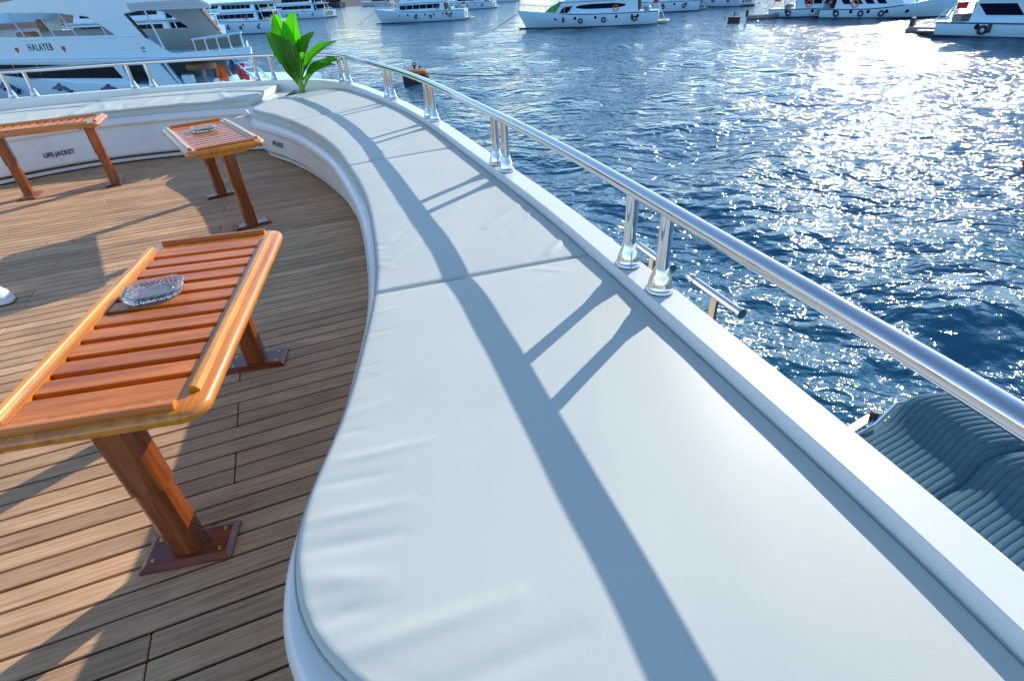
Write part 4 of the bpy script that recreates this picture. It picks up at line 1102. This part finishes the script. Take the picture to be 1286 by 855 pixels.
    MB().box((-3.2, .75, 4.30), (.7, .25, .4), 0, .06).build('settee_end', M['boat_cream'], root)
    MB().box((-10.3, .9, 4.62), (.75, .16, 1.0), R(10), .08).build('helm_chair', M['chairwood'], root)
    MB().box((-12.2, .9, 4.35), (1.6, .5, .32), 0, .08).build('wooden_locker', M['chairwood'], root)
    # aft terrace: rail with glass panels
    for k in range(4):
        x0 = 2.95 + k * .84; za = 3.36 + .05 * k
        MB().prism([(x0 + .05, za), (x0 + .76, za + .04), (x0 + .76, za + .47), (x0 + .05, za + .43)], .05, .09, 'y').build('glass_panel', M['boat_teal'], root)
    for k in range(5):
        x0 = 2.93 + k * .84; za = 3.2 + .05 * k
        MB().tube([(x0, .07, za), (x0, .07, za + .68)], .04, 8).build('rail_post', W, root)
    MB().tube([(2.85, .07, 3.87), (6.4, .07, 4.09)], .05, 8).build('terrace_rail', W, root)
    MB().prism([(6.45, .12), (6.53, .16), (1.55, BM - .02), (1.47, BM - .06)], 3.085, 3.42, 'z').build('terrace_aft_coaming', W, root)
    for xx in (1.9, 2.45):
        MB().box((xx, .75, 3.52), (.42, .42, .07), 0, .02).build('deck_stool', M['chairwood'], root)
        MB().box((xx, .95, 3.75), (.42, .06, .36), 0, .02).build('stool_back', M['chairwood'], root)
    MB().tube([(.55, .1, 3.4), (.15, .1, 5.22)], .05, 8).build('roof_post', M['boat_cream'], root)
    # lower aft deck: bulwark, steps and life jackets
    MB().plate([(-1.2, 1.5), (6.1, 1.55), (6.2, 1.98), (3.6, 1.80), (1.2, 1.78), (-1.2, 1.74)], [], -.01, .1).build('aft_bulwark', W, root)
    MB().prism([(-2, .1), (6.2, .1), (1.5, BM - .1), (-2, BM - .1)], 1.4, 1.5, 'z').build('aft_deck', M['boat_deck'], root)
    MB().lathe([(0, 0), (.75, 0), (.78, .12), (.74, .26), (.45, .34), (0, .36)], (1.75, 1.0, 2.42), 20).build('wooden_table', M['chairwood'], root, auto=R(40))
    MB().tube([(1.75, 1.0, 1.5), (1.75, 1.0, 2.42)], .1, 10).build('table_leg', M['boat_grey'], root)
    MB().box((-2.2, .8, 2.15), (.5, .1, .5), R(12), .04).build('red_chest', M['boat_red'], root)
    MB().box((-.6, 3.9, 1.95), (3.0, .6, .9), 0, .06).build('aft_settee', W, root)
    MB().box((1.0, .55, 1.85), (.5, .5, .7), R(15), .05).build('white_chair', W, root)
    MB().box((.75, .7, 2.15), (.35, .3, .5), 0, .08).build('dark_bag', M['boat_dark'], root)
    for s in (0, .7): MB().tube([(4.9 + s * .2, .3 + s, 3.0), (6.3 + s * .2, .3 + s, 1.95)], .05, 6).build('stair_rail', W, root)
    for q in range(4):
        MB().box((5.2 + q * .3, .65, 2.75 - q * .24), (.26, .8, .05), 0, .01).build('stair_tread', W, root)
    MB().box((.6, 3.2, 2.2), (1.4, .1, 1.5), 0, .03).build('locker_door', M['boat_grey'], root)
    # lettering and hearts
    me = text_mesh('HALAYEB', .50, .014, .004, .95, 1.28); me.materials.clear(); me.materials.append(M['print'])
    o = link('lettering', me, None, root); o.rotation_euler = (math.pi / 2, 0, 0); o.location = (-9.93, -.006, 3.72)
    for hx in (-12.35, -7.75):
        pts = [(.19 * 16 * math.sin(t) ** 3 / 16, .19 * (13 * math.cos(t) - 5 * math.cos(2 * t) - 2 * math.cos(3 * t) - math.cos(4 * t)) / 16) for t in np.linspace(0, 2 * math.pi, 33)[:-1]]
        MB().prism([(hx + a, 3.62 + b) for a, b in pts], -.012, .002, 'y').build('heart', M['boat_red'], root)
    MB().box((-.95, -.004, 3.55), (.30, .008, .10)).build('registration_plate', M['boat_grey'], root)
    MB().box((-.95, -.004, 3.40), (.26, .008, .07)).build('registration_plate', M['boat_grey'], root)
    # leaping dolphins painted on the hull side
    for hx, sc in ((-15.4, 1.1), (-9.6, .9), (-5.0, .85)):
        pts = [(-.9, .0), (-.6, .18), (-.2, .30), (0, .48), (.08, .29), (.5, .18), (.85, -.1), (1.15, -.12), (1.0, -.28), (.98, -.5), (.75, -.25), (.3, -.04), (-.05, .02), (-.25, -.22), (-.3, .02), (-.7, -.06)]
        MB().prism([(hx + a * sc, 1.50 + b * sc * .7) for a, b in pts], -.22, .02, 'y').build('dolphin_print', M['boat_blue'], root)
    return root
nb = neighbour()
def life_jacket(loc, rz, label, mat):
    root = empty('life_jacket', loc, rz, label, 'life jacket', 'life jackets hung on the neighbouring yacht')
    for s in (-1, 1):
        MB().tube([(s * .17, 0, 0), (s * .2, -.02, .3), (s * .16, 0, .58), (s * .07, .05, .72)], [.13, .15, .13, .08], 10).build('panel', mat, root, True)
    MB().box((0, -.13, .22), (.55, .04, .05), 0, .01).build('strap', M['boat_dark'], root)
import mathutils
MN = Matrix.Translation((-18.07, 32.49, WATER_Z)) @ Matrix.Rotation(math.atan2(-.4177, .9086), 4, 'Z')
for (x, y, z), mat, lab in [((3.75, .5, 1.9), M['orange'], 'orange life jacket hanging on the aft rail of the yacht with hearts'), ((4.35, .9, 2.15), M['boat_blue'], 'blue life jacket with orange edge on the aft deck of the neighbouring yacht'), ((5.15, .6, 1.95), M['boat_red'], 'red life jacket beside the white stair on the neighbouring yacht')]:
    life_jacket(MN @ Vector((x, y, z)), math.atan2(-.4177, .9086), lab, mat)
